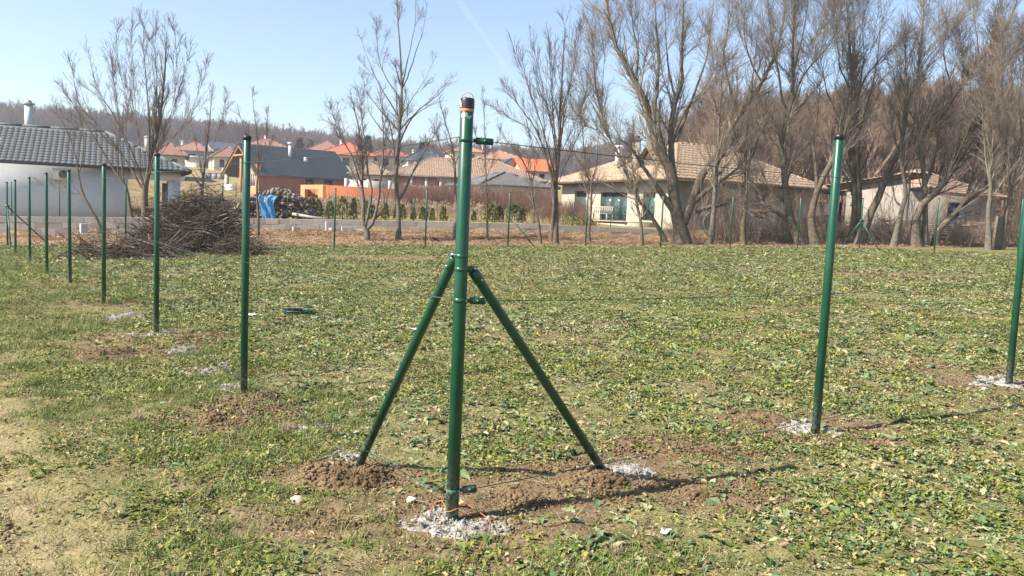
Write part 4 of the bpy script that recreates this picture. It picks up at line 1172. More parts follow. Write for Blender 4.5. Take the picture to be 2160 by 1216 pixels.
VT = np.concatenate(tme.V); FT = np.concatenate(tme.F)
for k, P_ in enumerate(slots):
    if k < 300:
        o = link('tile', TILE, rW, P_ - wloc(rW)); o.rotation_euler = Rm.to_euler()
    else: rest.add(P_ + VT @ np.array([e_, s_, nrm_]), [FT])
rest.build('more_tiles', MT['greytile'], rW, False, 'stuff')
cb = at(61, 262, 45.5)
ch = MB().tube([cb - [0, 0, .6], cb + [0, 0, 1.05]], .21, 16).build('chimney', MT['metal'], hw)
MB().tube([cb + [0, 0, 1.05], cb + [0, 0, 1.13]], .29, 16).build('chimney_collar', MT['slabm'], ch)
MB().tube([cb + [0, 0, 1.15], cb + [0, 0, 1.24], cb + [0, 0, 1.3]], [.17, .16, .06], 12).build('chimney_cap', MT['steel'], ch, True)
# higher hip at the far left
zR2 = zR + 1.0
roof(hw, hip_polys(fW, -L0 - 4, -5.9, 2.2, 12, zE + 1.0, zR + 1.6, .3), 'greytile', tw=.31, tl=.42)
# air conditioner
c = at(128, 367, 40.2); aa0 = (c - fW.O) @ fW.u
m = MB(); fW.box(m, aa0 - .4, aa0 + .4, -.34, -.02, c[2] - .28, c[2] + .28); acu = m.build('air_conditioner', MT['frame'], hw)
m = MB(); m.tube([fW.P(aa0 + .06, -.345, c[2]), fW.P(aa0 + .06, -.355, c[2])], .2, 18); m.build('fan_grille', MT['darkframe'], acu)

# ------------------------------------------------------------------ brown house with the dark roof
ang = math.radians(38)
c0 = at(545, 400, 95); fB = Fr([c0[0], c0[1], 0], ang)
zG = float(terrain(c0[0], c0[1])) ; zE = float(at(545, 362, 95)[2]); LB = 11.6; WB_ = 11.0
zR = float(at(508, 304, 99)[2])
hb = thing('brown_house', [c0[0], c0[1], zG], 'unfinished brown brick house with dark roof and open timber gable', 'house')
holes = []
wpx = [(647, 381), (686, 381)]
for px, py in wpx:
    q = 0
    for _ in range(30):
        P_ = fB.P(q, 0, 0); q += ((px - 1080) / FPX * P_[1] * 1.0 - P_[0]) / .95
    holes.append((q - .55, q + .55, zE - 1.55, zE - .45))
m = MB(); wall_holes(m, fB, 'a', 0, 0, LB, zG - 3, zE, .3, holes)
wall_holes(m, fB, 'b', LB, 0, WB_, zG - 3, zE, -.3, []); fB.box(m, 4.0, LB - .3, WB_ - .3, WB_, zG - 3, zE)
m.build('wall', MT['brown'], hb)
for h in holes:
    window(hb, fB, 'a', 0, *h, fm='darkframe', depth=.15)
    m = MB()
    for a, b, c_, d in ((h[0] - .16, h[0], h[2] - .1, h[3] + .16), (h[1], h[1] + .16, h[2] - .1, h[3] + .16), (h[0], h[1], h[3], h[3] + .16)): fB.box(m, a, b, -.02, -.002, c_, d)
    m.build('window_trim', MT['grey'], hb)
# lit end wall with white window, room fills the near half
we = 3.6
m = MB(); wall_holes(m, fB, 'b', -.003, 0.002, we, zG - 3, zE + .9, .3, [(1.0, 2.7, zE - 1.75, zE - .3)])
m.poly([fB.P(0, 0, zE), fB.P(0, we, zE), fB.P(0, we, zE + (zR - zE) * we / (WB_ / 2))]); fB.box(m, .0, 4.0, we, we + .3, zG - 3, zE); m.build('end_wall', MT['brick2'], hb)
window(hb, fB, 'b', 0, 1.0, 2.7, zE - 1.75, zE - .3, depth=.1, mull=2)
m = MB(); fB.box(m, 3.7, 4.0, we + .3, WB_ - .3, zG - 3, zE); m.build('inner_wall', MT['brown'], hb)
oh = .55; rA = fB.P(-oh, WB_ / 2, zR); rB = fB.P(LB + oh, WB_ / 2, zR); dz = (zR - zE) / (WB_ / 2) * oh
fr_ = [fB.P(-oh, -oh, zE - dz), fB.P(LB + oh, -oh, zE - dz), rB, rA]; bk_ = [fB.P(LB + oh, WB_ + oh, zE - dz), fB.P(-oh, WB_ + oh, zE - dz), rA, rB]
rb = roof(hb, [fr_, bk_], 'darktile', tw=.3, tl=.34, amp=.04, ridges=False)
m = MB(); caps(m, rA, rB, .12, .4); m.build('ridge_tiles', MT['darktile'], rb, True, 'stuff')
m = MB()
for a in (-.42, 1.5, 3.4):
    m.beam(fB.P(a, -oh + .1, zE - dz - .16), fB.P(a, WB_ / 2, zR - .2), .14, .2); m.beam(fB.P(a, WB_ + oh - .1, zE - dz - .16), fB.P(a, WB_ / 2, zR - .2), .14, .2)
m.build('rafters', MT['wood'], hb)
m = MB(); m.beam(fB.P(-.4, WB_ / 2 - 2.1, zE + 2.0), fB.P(-.4, WB_ / 2 + 2.1, zE + 2.0), .14, .2); m.build('collar_beam', MT['wood'], hb)
m = MB(); m.beam(fB.P(-.1, WB_ / 2, zG - 1), fB.P(-.1, WB_ / 2, zE + 1.95), .26, .26); m.build('timber_post', MT['wood'], hb)
m = MB(); m.beam(fB.P(-.1, WB_ - .4, zG - 1), fB.P(-.1, WB_ - .4, zE - .1), .4, .4); m.build('concrete_column', MT['slabm'], hb)
m = MB(); fB.box(m, -.5, 4, we, WB_, zG - 2, zG + .1); m.build('porch_slab', MT['slabm'], hb)
cb = at(612, 318, 101); m = MB(); m.tube([cb - [0, 0, 1], cb + [0, 0, .7]], .2, 10); m.tube([cb + [0, 0, .72], cb + [0, 0, 1.0]], .32, 10); m.build('chimney', MT['metal'], hb, True)
m = MB(); m.box(at(645, 337, 98), (.35, .5, .5)); m.build('roof_vent', MT['metal'], rb)
q = at(486, 396, 98); o = MB(); o.box([q[0], q[1], q[2] + .1], (.8, .7, .4)); o.box([q[0] + .1, q[1], q[2] + .34], (.4, .5, .08)); o.box([q[0], q[1], q[2] - .25], (.85, .75, .3)); tag(o.build('wrapped_pallet', MT['whitebit']), 'white wrapped pallet standing under the open gable', 'pallet')
for k, (px, l) in enumerate([(441, 'left grey crate on the meadow behind the young tree'), (454, 'middle grey crate on the meadow behind the young tree'), (466, 'right grey crate on the meadow behind the young tree')]):
    q = at(px, 370, 122); q[2] = float(at(px, 375, 122)[2]); m = MB(); m.box(q + [0, 0, .1], (.78, .8, 1.0)); m.box(q + [0, 0, .64], (.84, .86, .07)); m.box(q - [0, 0, .45], (.86, .86, .12)); tag(m.build('grey_crate', MT['grey']), l, 'crate', 'crates on the meadow')

# ------------------------------------------------------------------ orange block enclosure
ang = math.radians(38); c0 = at(680, 430, 70); fO = Fr([c0[0], c0[1], 0], ang)
zG = float(terrain(c0[0], c0[1])); zT = float(at(680, 390, 70)[2])
ho = thing('clay_block_garage', [c0[0], c0[1], zG], 'unfinished orange clay block garage walls without a roof', 'building')
m = MB(); fO.box(m, .004, 13.2, 0, .3, zG - 2, zT); fO.box(m, 12.9, 13.2, .3, 4.6, zG - 2, zT - .15); fO.box(m, .3, 12.9, 4.3, 4.6, zG - 2, zT - .2); m.build('long_wall', MT['brick'], ho)
m = MB(); wall_holes(m, fO, 'b', 0, 0, 4.6, zG - 2, zT, .3, [(.9, 3.7, zG - 1.9, zT - .38)]); m.build('end_wall', MT['brick2'], ho)
m = MB(); fO.box(m, 1.2, 1.4, .302, 4.298, zG - 2, zT - .4); m.build('inner_wall', MT['brick'], ho)

# ------------------------------------------------------------------ houses farther up the slope
def simple_house(name, label, px0, px1, py_e, py_r, Y, wm, tm, deg=30, wallh=2.8, depth=8.0, kind='hip', wins=2, chim=None, tiles=False, group=None, gablem=None, fm='frame', ends=1, door=False, oh=.55):
    """front eave spans px0..px1 at depth about Y"""
    ang = math.radians(deg); A = at(px0, py_e, Y); u = np.array([math.cos(ang), math.sin(ang)])
    k = (px1 - 1080) / FPX
    kx = at(px1, py_e, 1.0)[0]
    L_ = (kx * A[1] - A[0]) / (u[0] - kx * u[1])
    L_ = max(L_, 2.0)
    f = Fr([A[0] + oh * .7, A[1], 0], ang); L_ -= oh * 1.4
    zE = float(A[2]); zR = float(at((px0 + px1) / 2, py_r, Y + depth * .4)[2]); mid = f.P(L_ / 2, depth / 2, 0)
    zG = min(float(terrain(mid[0], mid[1])), zE - wallh)
    h = thing(name, [*f.P(L_ / 2, depth / 2, 0)[:2], zE - wallh], label, 'house', group)
    z0 = zE - wallh - .0
    holes = []
    if wins:
        for q in np.linspace(0, L_, wins + 2)[1:-1]: holes.append((q - min(.6, L_ / (wins + 1) * .3), q + min(.6, L_ / (wins + 1) * .3), zE - 1.75, zE - .45))
        if door: q = holes[-1]; holes[-1] = (q[0] - .2, q[1] + .2, zE - wallh + .05, q[3])
    eh = [(depth * .35, depth * .35 + 1.3, zE - 1.75, zE - .45)] if ends else []
    m = MB(); wall_holes(m, f, 'a', 0, 0, L_, zG - 3, zE, .3, holes); wall_holes(m, f, 'b', 0, .002, depth, zG - 3, zE, .3, eh); wall_holes(m, f, 'b', L_, .002, depth, zG - 3, zE, -.3, []); f.box(m, .3, L_ - .3, depth - .3, depth, zG - 3, zE)
    m.build('wall', MT[wm], h)
    for q in holes: window(h, f, 'a', 0, *q, fm=fm, depth=.12)
    for q in eh: window(h, f, 'b', 0, *q, fm=fm, depth=.12)
    if kind == 'hip':
        r = roof(h, hip_polys(f, 0, L_, 0, depth, zE, zR, oh), tm, tiles=tiles, capr=.12)
    else:
        rA = f.P(-oh, depth / 2, zR); rB = f.P(L_ + oh, depth / 2, zR); dz = (zR - zE) / (depth / 2) * oh
        r = roof(h, [[f.P(-oh, -oh, zE - dz), f.P(L_ + oh, -oh, zE - dz), rB, rA], [f.P(L_ + oh, depth + oh, zE - dz), f.P(-oh, depth + oh, zE - dz), rA, rB]], tm, tiles=tiles, ridges=False)
        m = MB(); m.prism([f.P(.0, 0, zE), f.P(.0, depth, zE), f.P(.0, depth / 2, zR - .12)], f.u * .3); m.prism([f.P(L_ - .3, 0, zE), f.P(L_ - .3, depth, zE), f.P(L_ - .3, depth / 2, zR - .12)], f.u * .3); m.build('gable', MT[gablem or wm], h)
    if chim:
        c = at(chim[0], chim[1] + 6, Y + depth * .5); chimney(r, [c[0], c[1], c[2] - .3], 1.0, .45, 'pale')
    return h, f, L_, zE
G1 = 'houses on the slope behind'
simple_house('slope_house', 'pale house with brown roof just right of the white house', 318, 397, 325, 302, 112, 'pale', 'brntile', 22, 3.4, 8, wins=2, chim=(310, 295), group=G1)
h, f, L_, zE = simple_house('slope_house', 'house with terracotta hip roof above a dark wall and cream terrace', 364, 448, 316, 298, 165, 'grey', 'brntile', 14, 2.0, 9, wins=1, chim=(385, 300), group=G1)
m = MB(); f.box(m, 2.2, L_ - 1.2, -3.5, -.6, zE - 9, zE - 1.6); m.build('terrace_wall', MT['cream'], h)
m = MB(); f.box(m, 2.0, L_ - 1.0, -3.7, -.2, zE - 1.596, zE - 1.2); m.build('terrace_parapet', MT['pale'], h)
simple_house('slope_house', 'grey roofed house half hidden behind the timber gable', 447, 508, 312, 300, 185, 'grey', 'darktile', 35, 2.6, 9, 'gable', wins=1, group=G1)
h, f, L_, zE = simple_house('slope_house', 'cream house with tan hip roof and grey garage doors', 447, 522, 330, 310, 140, 'cream', 'brntile', 26, 3.6, 9, wins=3, group=G1, fm='darkframe')
m = MB(); f.box(m, 1.2, 4.6, -2.2, -.01, zE - 8, zE - 1.9); m.build('garage', MT['grey'], h)
simple_house('slope_house', 'brown roofed house rising behind the dark roof', 508, 608, 308, 290, 160, 'pale', 'brntile', 12, 2.6, 9, wins=2, chim=(560, 289), group=G1)
simple_house('slope_house', 'beige house with bright red hip roof right of the dark roof', 668, 792, 324, 300, 138, 'pale', 'redtile', 8, 3.0, 10, wins=3, chim=(720, 300), group=G1)
simple_house('slope_house', 'house with brown hip roof peeking out left of the red roof', 645, 725, 318, 297, 165, 'pale', 'brntile', 8, 2.6, 9, wins=1, group=G1)
simple_house('slope_house', 'house with dull red roof and cream wall beside the dark hip roof', 785, 866, 327, 312, 150, 'cream', 'winered', 20, 2.8, 9, wins=2, group=G1)
h, f, L_, zE = simple_house('slope_house', 'house with dark grey hip roof and white columned porch', 852, 942, 336, 313, 132, 'pale', 'darktile', 12, 2.7, 8, wins=4, group=G1, fm='darkframe', chim=(872, 322))
m = MB()
for q in np.linspace(.2, L_ - .2, 6): f.box(m, q - .12, q + .12, -.5, -.26, zE - 3.2, zE - .05)
m.build('porch_columns', MT['frame'], h)
simple_house('slope_house', 'small cream house with tan roof high behind the corner post', 950, 1022, 318, 306, 190, 'cream', 'terra', 15, 3.4, 9, wins=2, group=G1, chim=(1018, 308))
simple_house('slope_house', 'house with pale terracotta hip roof right of the corner post', 1010, 1118, 334, 317, 150, 'cream', 'terra', 16, 2.6, 9, wins=2, group=G1)
simple_house('slope_house', 'house with wide dark grey roof below the terracotta roof', 1052, 1120, 352, 336, 120, 'grey', 'darktile', 14, 2.6, 9, wins=1, group=G1)
simple_house('slope_house', 'house with bright orange gable roof and white wall by the villa', 1098, 1170, 356, 335, 105, 'frame', 'orgtile', 12, 2.4, 7, 'gable', wins=2, group=G1, gablem='cream')
# long tan-roofed house
h, f, L_, zE = simple_house('long_house', 'long pale house with tan tiled hip roof, porch columns and orange wall', 818, 1150, 368, 335, 88, 'pale', 'tantile2', 8, 3.0, 9, wins=6, tiles=True, fm='darkframe')
m = MB()
for q in np.linspace(.6, L_ * .42, 5): f.box(m, q - .14, q + .14, -.45, -.2, zE - 3.5, zE - .05)
m.build('porch_columns', MT['pale'], h)
m = MB(); f.box(m, L_ * .04, L_ * .3, -.015, -.003, zE - 3, zE - .15); m.build('clay_panel', MT['brick2'], h)
h, f, L_, zE = simple_house('long_house', 'low wing with tan tiled hip roof beside the dark-roofed house', 737, 832, 367, 347, 92, 'pale', 'tantile2', 8, 3.0, 7, wins=2, tiles=True, fm='darkframe', ends=0)
# garden walls before it
for k, (px0, px1, pt, Y, mm, l) in enumerate([(730, 822, 379, 84, 'pale', 'pale garden wall before the low tan-roofed wing'), (856, 948, 390, 80, 'grey', 'dark grey garden fence wall before the long tan-roofed house'), (985, 1015, 388, 78, 'frame', 'bright white garage front right of the corner post')]):
    a = at(px0, pt, Y); b = at(px1, pt, Y + 1.5); m = MB()
    m.beam([a[0], a[1], a[2] - 1.2], [b[0], b[1], a[2] - 1.2], .2, 2.4)
    nn = max(2, int((b[0] - a[0]) / 1.8))
    for q in range(nn + 1):
        p_ = a + (b - a) * q / nn; m.box([p_[0], p_[1], a[2] - 1.14], (.3, .3, 2.5))
    tag(m.build('garden_wall', MT[mm]), l, 'wall', None, 'thing')
# low grey-roofed white house before it
simple_house('low_house', 'low white house with dull grey roof left of the villa', 1012, 1172, 388, 364, 70, 'white', 'dullgrey', 24, 3.0, 8, wins=1, ends=0)

# ------------------------------------------------------------------ beige villa
ang = math.radians(28); c0 = at(1420, 480, 46); fV = Fr([c0[0], c0[1], 0], ang)
zE = float(at(1430, 379, 46)[2]); zG = float(at(1420, 487, 46)[2]); WV = 12.2; LV = 10.6
zR = float(at(1440, 306, 52)[2])
hv = thing('beige_villa', [c0[0] + 2, c0[1] + 4, zG], 'beige villa with wavy tan tile hip roof behind the bare trees', 'house')
def b_of(px):                      # place along the lit left face seen at this pixel
    kx = at(px, 440, 1.0)[0]; O = fV.O
    return (O[0] - kx * O[1]) / (kx * fV.v[1] - fV.v[0])
def a_of(px):
    kx = at(px, 440, 1.0)[0]; O = fV.O
    return (kx * O[1] - O[0]) / (fV.u[0] - kx * fV.u[1])
hl = []
for p0_, p1_, zt, zb in ((1381, 1356, 405, 466), (1322, 1266, 406, 466), (1236, 1211, 403, 463)):
    b0, b1 = b_of(p0_), b_of(p1_); Ym = fV.P(0, (b0 + b1) / 2, 0)[1]
    hl.append((b0, b1, float(at((p0_ + p1_) / 2, zb, Ym)[2]), float(at((p0_ + p1_) / 2, zt, Ym)[2])))
hl = sorted(hl)
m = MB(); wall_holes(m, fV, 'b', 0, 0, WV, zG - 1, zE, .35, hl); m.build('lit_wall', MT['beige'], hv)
hr = [(a_of(1592), a_of(1622), zG + .9, zG + 2.3)]
m = MB(); wall_holes(m, fV, 'a', -.004, .002, LV, zG - 1, zE, .35, hr); fV.box(m, .3, LV, WV - .3, WV - .004, zG - 1, zE); fV.box(m, LV - .3, LV - .002, .4, WV - .3, zG - 1, zE); m.build('side_wall', MT['villashade'], hv)
for k, q in enumerate(hl): window(hv, fV, 'b', 0, *q, fm='darkframe', gm='tealglass', depth=.18, mull=2 if k == 1 else 0, name='patio_door')
for q in hr: window(hv, fV, 'a', 0, *q, fm='darkframe', depth=.18)
main = hip_polys(fV, 0, LV, 0, 8.8, zE, zR, .7, 4.2)
rv = roof(hv, main, 'tantile', tw=.30, tl=.42, amp=.075, capr=.14, fascia='darkwood')
zR2 = float(at(1272, 336, 54)[2])
wing = hip_polys(fV, .002, 8.6, 6.6, WV, zE - .02, zR2, .68, 3.4)
roof(hv, wing, 'tantile', tw=.30, tl=.42, amp=.075, capr=.14, fascia='darkwood')
# dormer
dc = at(1372, 330, 49.5); ad = (dc - fV.O) @ fV.u; bd = (dc - fV.O) @ fV.v; zd = float(at(1372, 338, 49.5)[2]); zp = float(at(1368, 309, 49.5)[2])
m = MB(); fV.box(m, ad - .1, ad + 2.6, bd - .8, bd + .8, zd - 1.2, zd); m.prism([fV.P(ad - .1, bd - .8, zd), fV.P(ad - .1, bd + .8, zd), fV.P(ad - .1, bd, zp - .06)], fV.u * 2.6); dm = m.build('dormer', MT['darkwood'], hv)
dp = [[fV.P(ad + 3.0, bd - 1.1, zd - .28), fV.P(ad - .35, bd - 1.1, zd - .28), fV.P(ad - .35, bd, zp), fV.P(ad + 3.0, bd, zp)], [fV.P(ad - .35, bd + 1.1, zd - .28), fV.P(ad + 3, bd + 1.1, zd - .28), fV.P(ad + 3, bd, zp), fV.P(ad - .35, bd, zp)]]
m = MB()
for q in dp:
    t_ = tile_sheet(q, .27, .38, .05); m.add(np.concatenate(t_.V), [np.concatenate(t_.F)]); m.poly(q); m.poly([x_ - np.array([0, 0, .08]) for x_ in q])
m.build('dormer_roof', MT['tantile'], dm)
cb = at(1341, 345, 50); ct = at(1341, 297, 50)
m = MB(); m.box([cb[0], cb[1], (cb[2] + ct[2]) / 2 - .5], (.42, .5, ct[2] - cb[2] + 1)); ch = m.build('chimney', MT['beige'], hv)
m = MB(); m.box([cb[0], cb[1], ct[2] + .06], (.6, .65, .1)); m.box([cb[0], cb[1], ct[2] + .2], (.3, .3, .16)); m.build('chimney_cap', MT['darkwood'], ch)
cb = at(1305, 322, 52); m = MB(); m.tube([cb - [0, 0, .8], cb + [0, 0, .25]], .2, 10); m.tube([cb + [0, 0, .26], cb + [0, 0, .42]], .3, 10); m.build('roof_vent', MT['whitebit'], hv, True)
# terrace with stone face and a bench
m = MB(); fV.box(m, -2.2, -.004, b_of(1385), b_of(1216), zG - 1, float(hl[1][2]) - .06); tr = m.build('terrace', MT['stone'], hv)
m = MB(); fV.box(m, -2.32, -.0, b_of(1387), b_of(1214), float(hl[1][2]) - .058, float(hl[1][2]) + .0); m.build('terrace_edge', MT['slabm'], tr)
bz = float(hl[1][2]); b0, b1 = b_of(1322), b_of(1280)
bench = thing('garden_bench', fV.P(-1.2, (b0 + b1) / 2, bz), 'white slatted bench on the villa terrace', 'bench')
for k in range(3):
    m = MB(); fV.box(m, -1.45 + .16 * k, -1.32 + .16 * k, b0, b1, bz + .40, bz + .44); m.build('slat', MT['slabm'], bench)
n_sl = 10
for k in range(n_sl):
    q = b0 + (b1 - b0) * (k + .5) / n_sl; m = MB(); fV.box(m, -1.0, -.97, q - .035, q + .035, bz + .46, bz + .78); m.build('back_slat', MT['slabm'], bench)
m = MB(); fV.box(m, -1.01, -.96, b0, b1, bz + .781, bz + .84); m.build('back_rail', MT['slabm'], bench)
for q in (b0 + .05, b1 - .05):
    for a_ in (-1.4, -.99):
        m = MB(); fV.box(m, a_ - .03, a_ + .03, q - .03, q + .03, bz, bz + .399); m.build('leg', MT['slabm'], bench)

# ------------------------------------------------------------------ house behind the right-hand trees
ang = math.radians(30); c0 = at(1907, 480, 50); fK = Fr([c0[0], c0[1], 0], ang); zG = float(at(1907, 484, 50)[2])
zA = float(at(1905, 366, 50)[2]); zE = float(at(1905, 402, 50)[2])
hk = thing('shed_house', [c0[0], c0[1], zG], 'pale house with low tan tiled roofs behind the right-hand trunks', 'house')
# lit gable wall facing left and the long porch slope in front of it
b1 = 4.3
m = MB(); m.prism([fK.P(0, 0, zG - 1), fK.P(0, b1, zG - 1), fK.P(0, b1, zA - .75), fK.P(0, .8, zA - .2), fK.P(0, 0, zA - .35)], fK.u * .3); m.build('lit_wall', MT['shedwall'], hk)
m = MB(); fK.box(m, .3, 9.5, 0, .3, zG - 1, zE - .02); fK.box(m, 9.2, 9.5, .3, 7, zG - 1, zE - .02); m.build('side_wall', MT['shedwall'], hk)
window(hk, fK, 'a', -.02, 4.2, 5.4, zE - 1.5, zE - .5, fm='darkframe', depth=-.02)
P0, P1 = fK.P(-.5, -.5, zA), fK.P(1.8, -.5, zA); zL = float(at(1690, 412, 56)[2])
Q0, Q1 = fK.P(-.5, 13, zL - .25), fK.P(1.8, 13, zL - .25)
roof(hk, [[Q0, Q1, P1, P0]], 'tantile2', tw=.27, tl=.38, amp=.05, ridges=False, fascia='darkwood')
roof(hk, hip_polys(fK, 2.4, 9.5, 0, 7, zE, zE + 1.7, .6), 'tantile2', tw=.27, tl=.38, amp=.05, fascia='darkwood')
for q in (8.6, 12.2):
    m = MB(); m.beam(fK.P(0, q, zG - 1), fK.P(0, q, zL - .1 + (12.6 - q) * .1), .22, .22); m.build('porch_post', MT['darkwood'], hk)
m = MB(); fK.box(m, 3.5, 3.8, 7.6, 13, zG - 1, zL - .3); m.build('back_wall', MT['darkwood'], hk)
# ------------------------------------------------------------------ bare trees
def norm(v): return v / (np.linalg.norm(v, axis=-1, keepdims=True) + 1e-9)
def spawn(P, Rd, count, length, angle, n, trop, wob, rscale, q, t0=.25, rmin=.002, lenfall=.55, weights=None):
    """children of the paths P (B,m,3), picked by length"""
    B, m_, _ = P.shape
    seg = np.linalg.norm(np.diff(P, axis=1), axis=2); Ln = seg.sum(1)
    w = Ln if weights is None else weights
    pi = q.choice(B, count, p=w / w.sum()); t = t0 + (1 - t0) * q.random(count) ** .85
    f = t * (m_ - 1); i_ = np.minimum(f.astype(int), m_ - 2); fr = (f - i_)[:, None]
    pos = P[pi, i_] * (1 - fr) + P[pi, i_ + 1] * fr
    tan = norm(P[pi, i_ + 1] - P[pi, i_])
    r0 = Rd[pi, i_] * (1 - fr[:, 0]) + Rd[pi, i_ + 1] * fr[:, 0]
    rnd = norm(q.normal(size=(count, 3))); perp = norm(rnd - tan * (rnd * tan).sum(1, keepdims=True))
    a = q.normal(angle, angle * .3, count)[:, None]
    d = norm(tan * np.cos(a) + perp * np.sin(a) + np.array([0, 0, trop * .6]))
    L_ = length * (1 - lenfall * t) * q.uniform(.55, 1.25, count)
    out = [pos]
    for k in range(n - 1):
        pos = pos + d * (L_ / (n - 1))[:, None]
        d = norm(d + q.normal(0, wob, (count, 3)) + np.array([0, 0, trop / (n - 1) * 1.6])); out.append(pos)
    C = np.stack(out, 1)
    rr_ = np.maximum(r0 * rscale * q.uniform(.7, 1.1, count), rmin)
    R_ = np.maximum(rr_[:, None] * np.linspace(1, .35, n)[None], rmin * .7)
    return C, R_
def limb_path(px_pts, Yof, n=16, wob=.0, q=None):
    pts = np.array([at(a, b, y) for (a, b), y in zip(px_pts, Yof)])
    S = smooth_path(pts, 8); d = np.concatenate([[0], np.cumsum(np.linalg.norm(np.diff(S, axis=0), axis=1))])
    t = np.linspace(0, d[-1], n); O = np.stack([np.interp(t, d, S[:, k]) for k in range(3)], 1)
    if wob:
        z = np.cumsum(q.normal(0, wob, (n, 3)), 0); z -= np.linspace(0, 1, n)[:, None] * z[-1]; O = O + z
    return O
TREES = 'bare trees along the far edge of the field'
def tree(label, limbs, wpx, seed, Y=None, n1=60, n2=320, n3=1400, l1=1.6, l2=.9, l3=.5, ang=.62, trop=.24, bark='bark', twig='twig', spread=.22, sub=0, rt=.005, lf=.66, a2=.55, rs=.55, ivy=False, group=TREES):
    q = np.random.default_rng(seed)
    bx, by = limbs[0][0]
    if Y is None:
        g = G(bx, by); Y = g[1]
    base = at(bx, by, Y); base[2] = float(terrain(base[0], base[1]))
    P = []; Rr = []; pxs = []
    for k, l in enumerate(limbs):
        l = list(l)
        if k == 0:
            ys = [Y] * len(l); r0 = wpx / 2 * Y / FPX
            sl = q.normal(0, spread * .3)
            ys = [Y + sl * max(0, (l[0][1] - b)) * Y / FPX for a, b in l]
        else:
            # where it leaves an earlier limb
            best = None
            for (Pp, Rp, pp, yy) in zip(P, Rr, pxs, [p[:, 1] for p in P]):
                pr = []
                V = Pp - np.array([0, 0, EYE]); zz = V @ FWD
                ax = 1080 + FPX * (V @ RIGHT) / zz; ay = 608 - FPX * (V @ UPV) / zz
                d = np.hypot(ax - l[0][0], ay - l[0][1]); i_ = int(np.argmin(d))
                if best is None or d[i_] < best[0]: best = (d[i_], Pp[i_, 1], Rp[i_])
            y0 = best[1]; r0 = best[2] * lf if best[0] < 30 else wpx / 2 * Y / FPX * .7
            sl = q.uniform(-1, 1) * spread * 2
            ys = [y0 + sl * np.hypot(a - l[0][0], b - l[0][1]) * Y / FPX for a, b in l]
        O = limb_path(l, ys, 18, .012 + .0 * k, q)
        if k == 0 or best[0] >= 30: O[0, 2] = float(terrain(O[0, 0], O[0, 1])) - .12
        R_ = np.maximum(r0 * (1 - np.linspace(0, 1, 18) ** .8 * .93), .007)
        if k == 0 or best[0] >= 30: R_[0] *= 1.45; R_[1] *= 1.12
        P.append(O); Rr.append(R_); pxs.append(l)
    P = np.array(P); Rr = np.array(Rr)
    t = thing('bare_tree', [P[0, 0, 0], P[0, 0, 1], terrain(P[0, 0, 0], P[0, 0, 1])], label, 'tree', group)
    V, Q = tubes(P, Rr, 9)
    # uneven bark
    V = V + norm(V - np.repeat(P.reshape(-1, 3), 9, 0)) * (q.normal(0, .05, len(V)) * np.repeat(Rr.ravel(), 9))[:, None]
    MB().add(V, [Q]).build('trunk', MT[bark], t, True)
    H_ = P[:, :, 2].max() - P[0, 0, 2]; sc = H_ / 9.0
    C1, R1 = spawn(P, Rr, n1, l1 * sc ** .5, ang, 9, trop, .06, rs, q, .2, .0065, lenfall=.8)
    C2, R2 = spawn(C1, R1, n2, l2 * sc ** .5, a2, 6, trop * .9, .09, .6, q, .15, .0056)
    # some second-order twigs straight from limb ends
    C2b, R2b = spawn(P, Rr, n2 // 4, l2 * sc ** .5, a2, 6, trop, .1, .3, q, .55, .0048)
    C2 = np.concatenate([C2, C2b]); R2 = np.concatenate([R2, R2b])
    C3, R3 = spawn(C2, R2, n3, l3 * sc ** .5, a2 * 1.1, 3, trop * .8, .12, .6, q, .1, rt)
    m = MB()
    for C_, R_, k in ((C1, R1, 5), (C2, R2, 3), (C3, R3, 3)):
        V, Q = tubes(C_, R_, k); m.add(V, [Q])
    m.build('crown', MT[twig], t)
    if ivy:
        m = MB(); nn = 700; i_ = q.integers(0, 12, nn); p = P[0, i_] + norm(q.normal(size=(nn, 3))) * (Rr[0, i_] + q.uniform(0, .08, nn))[:, None]
        a = norm(q.normal(size=(nn, 3))) * .05; b = norm(q.normal(size=(nn, 3))) * .05
        m.add(np.stack([p, p + a, p + a + b, p + b], 1).reshape(-1, 3), [np.arange(nn * 4).reshape(-1, 4)]); m.build('ivy', MT['thujadark'], t)
    return t
tree('wide fan-shaped bare tree behind the brush pile at the left', [
    [(308, 474), (306, 405), (312, 372), (328, 300), (342, 220), (350, 120), (352, 66)],
    [(307, 400), (290, 350), (268, 300), (238, 240), (208, 190), (186, 110)],
    [(307, 395), (300, 340), (290, 260), (283, 180), (278, 90), (276, 58)],
    [(309, 385), (315, 320), (312, 220), (305, 130), (301, 50)],
    [(312, 372), (336, 310), (362, 240), (385, 170), (404, 100)],
    [(314, 368), (345, 320), (390, 255), (420, 190), (440, 135)],
    [(305, 398), (275, 330), (255, 270), (240, 190), (232, 100)],
    [(306, 390), (297, 300), (268, 210), (250, 140), (245, 76)],
    [(311, 376), (322, 290), (330, 190), (326, 100), (331, 60)],
    [(313, 372), (350, 290), (368, 200), (372, 120), (368, 62)],
    [(305, 405), (262, 330), (215, 270), (170, 220), (152, 140)]], 15, 101, Y=37.5, n1=120, n2=950, n3=3600, l1=3.0, l2=0.8, ang=0.28, trop=0.2, spread=.12, rt=.0052, lf=.46, l3=0.36, a2=0.45)
tree('bare tree stem leaning left before the wide fan-shaped tree', [
    [(277, 470), (270, 420), (262, 390), (240, 362), (205, 305), (165, 240), (135, 195), (114, 170)],
    [(262, 390), (254, 320), (250, 250), (240, 170), (236, 120)], [(205, 305), (150, 260), (120, 230), (108, 210)]], 8, 102, Y=36.5, n1=16, n2=120, n3=420, l1=2.0, ang=0.35, spread=.12, l2=0.7, l3=0.35)
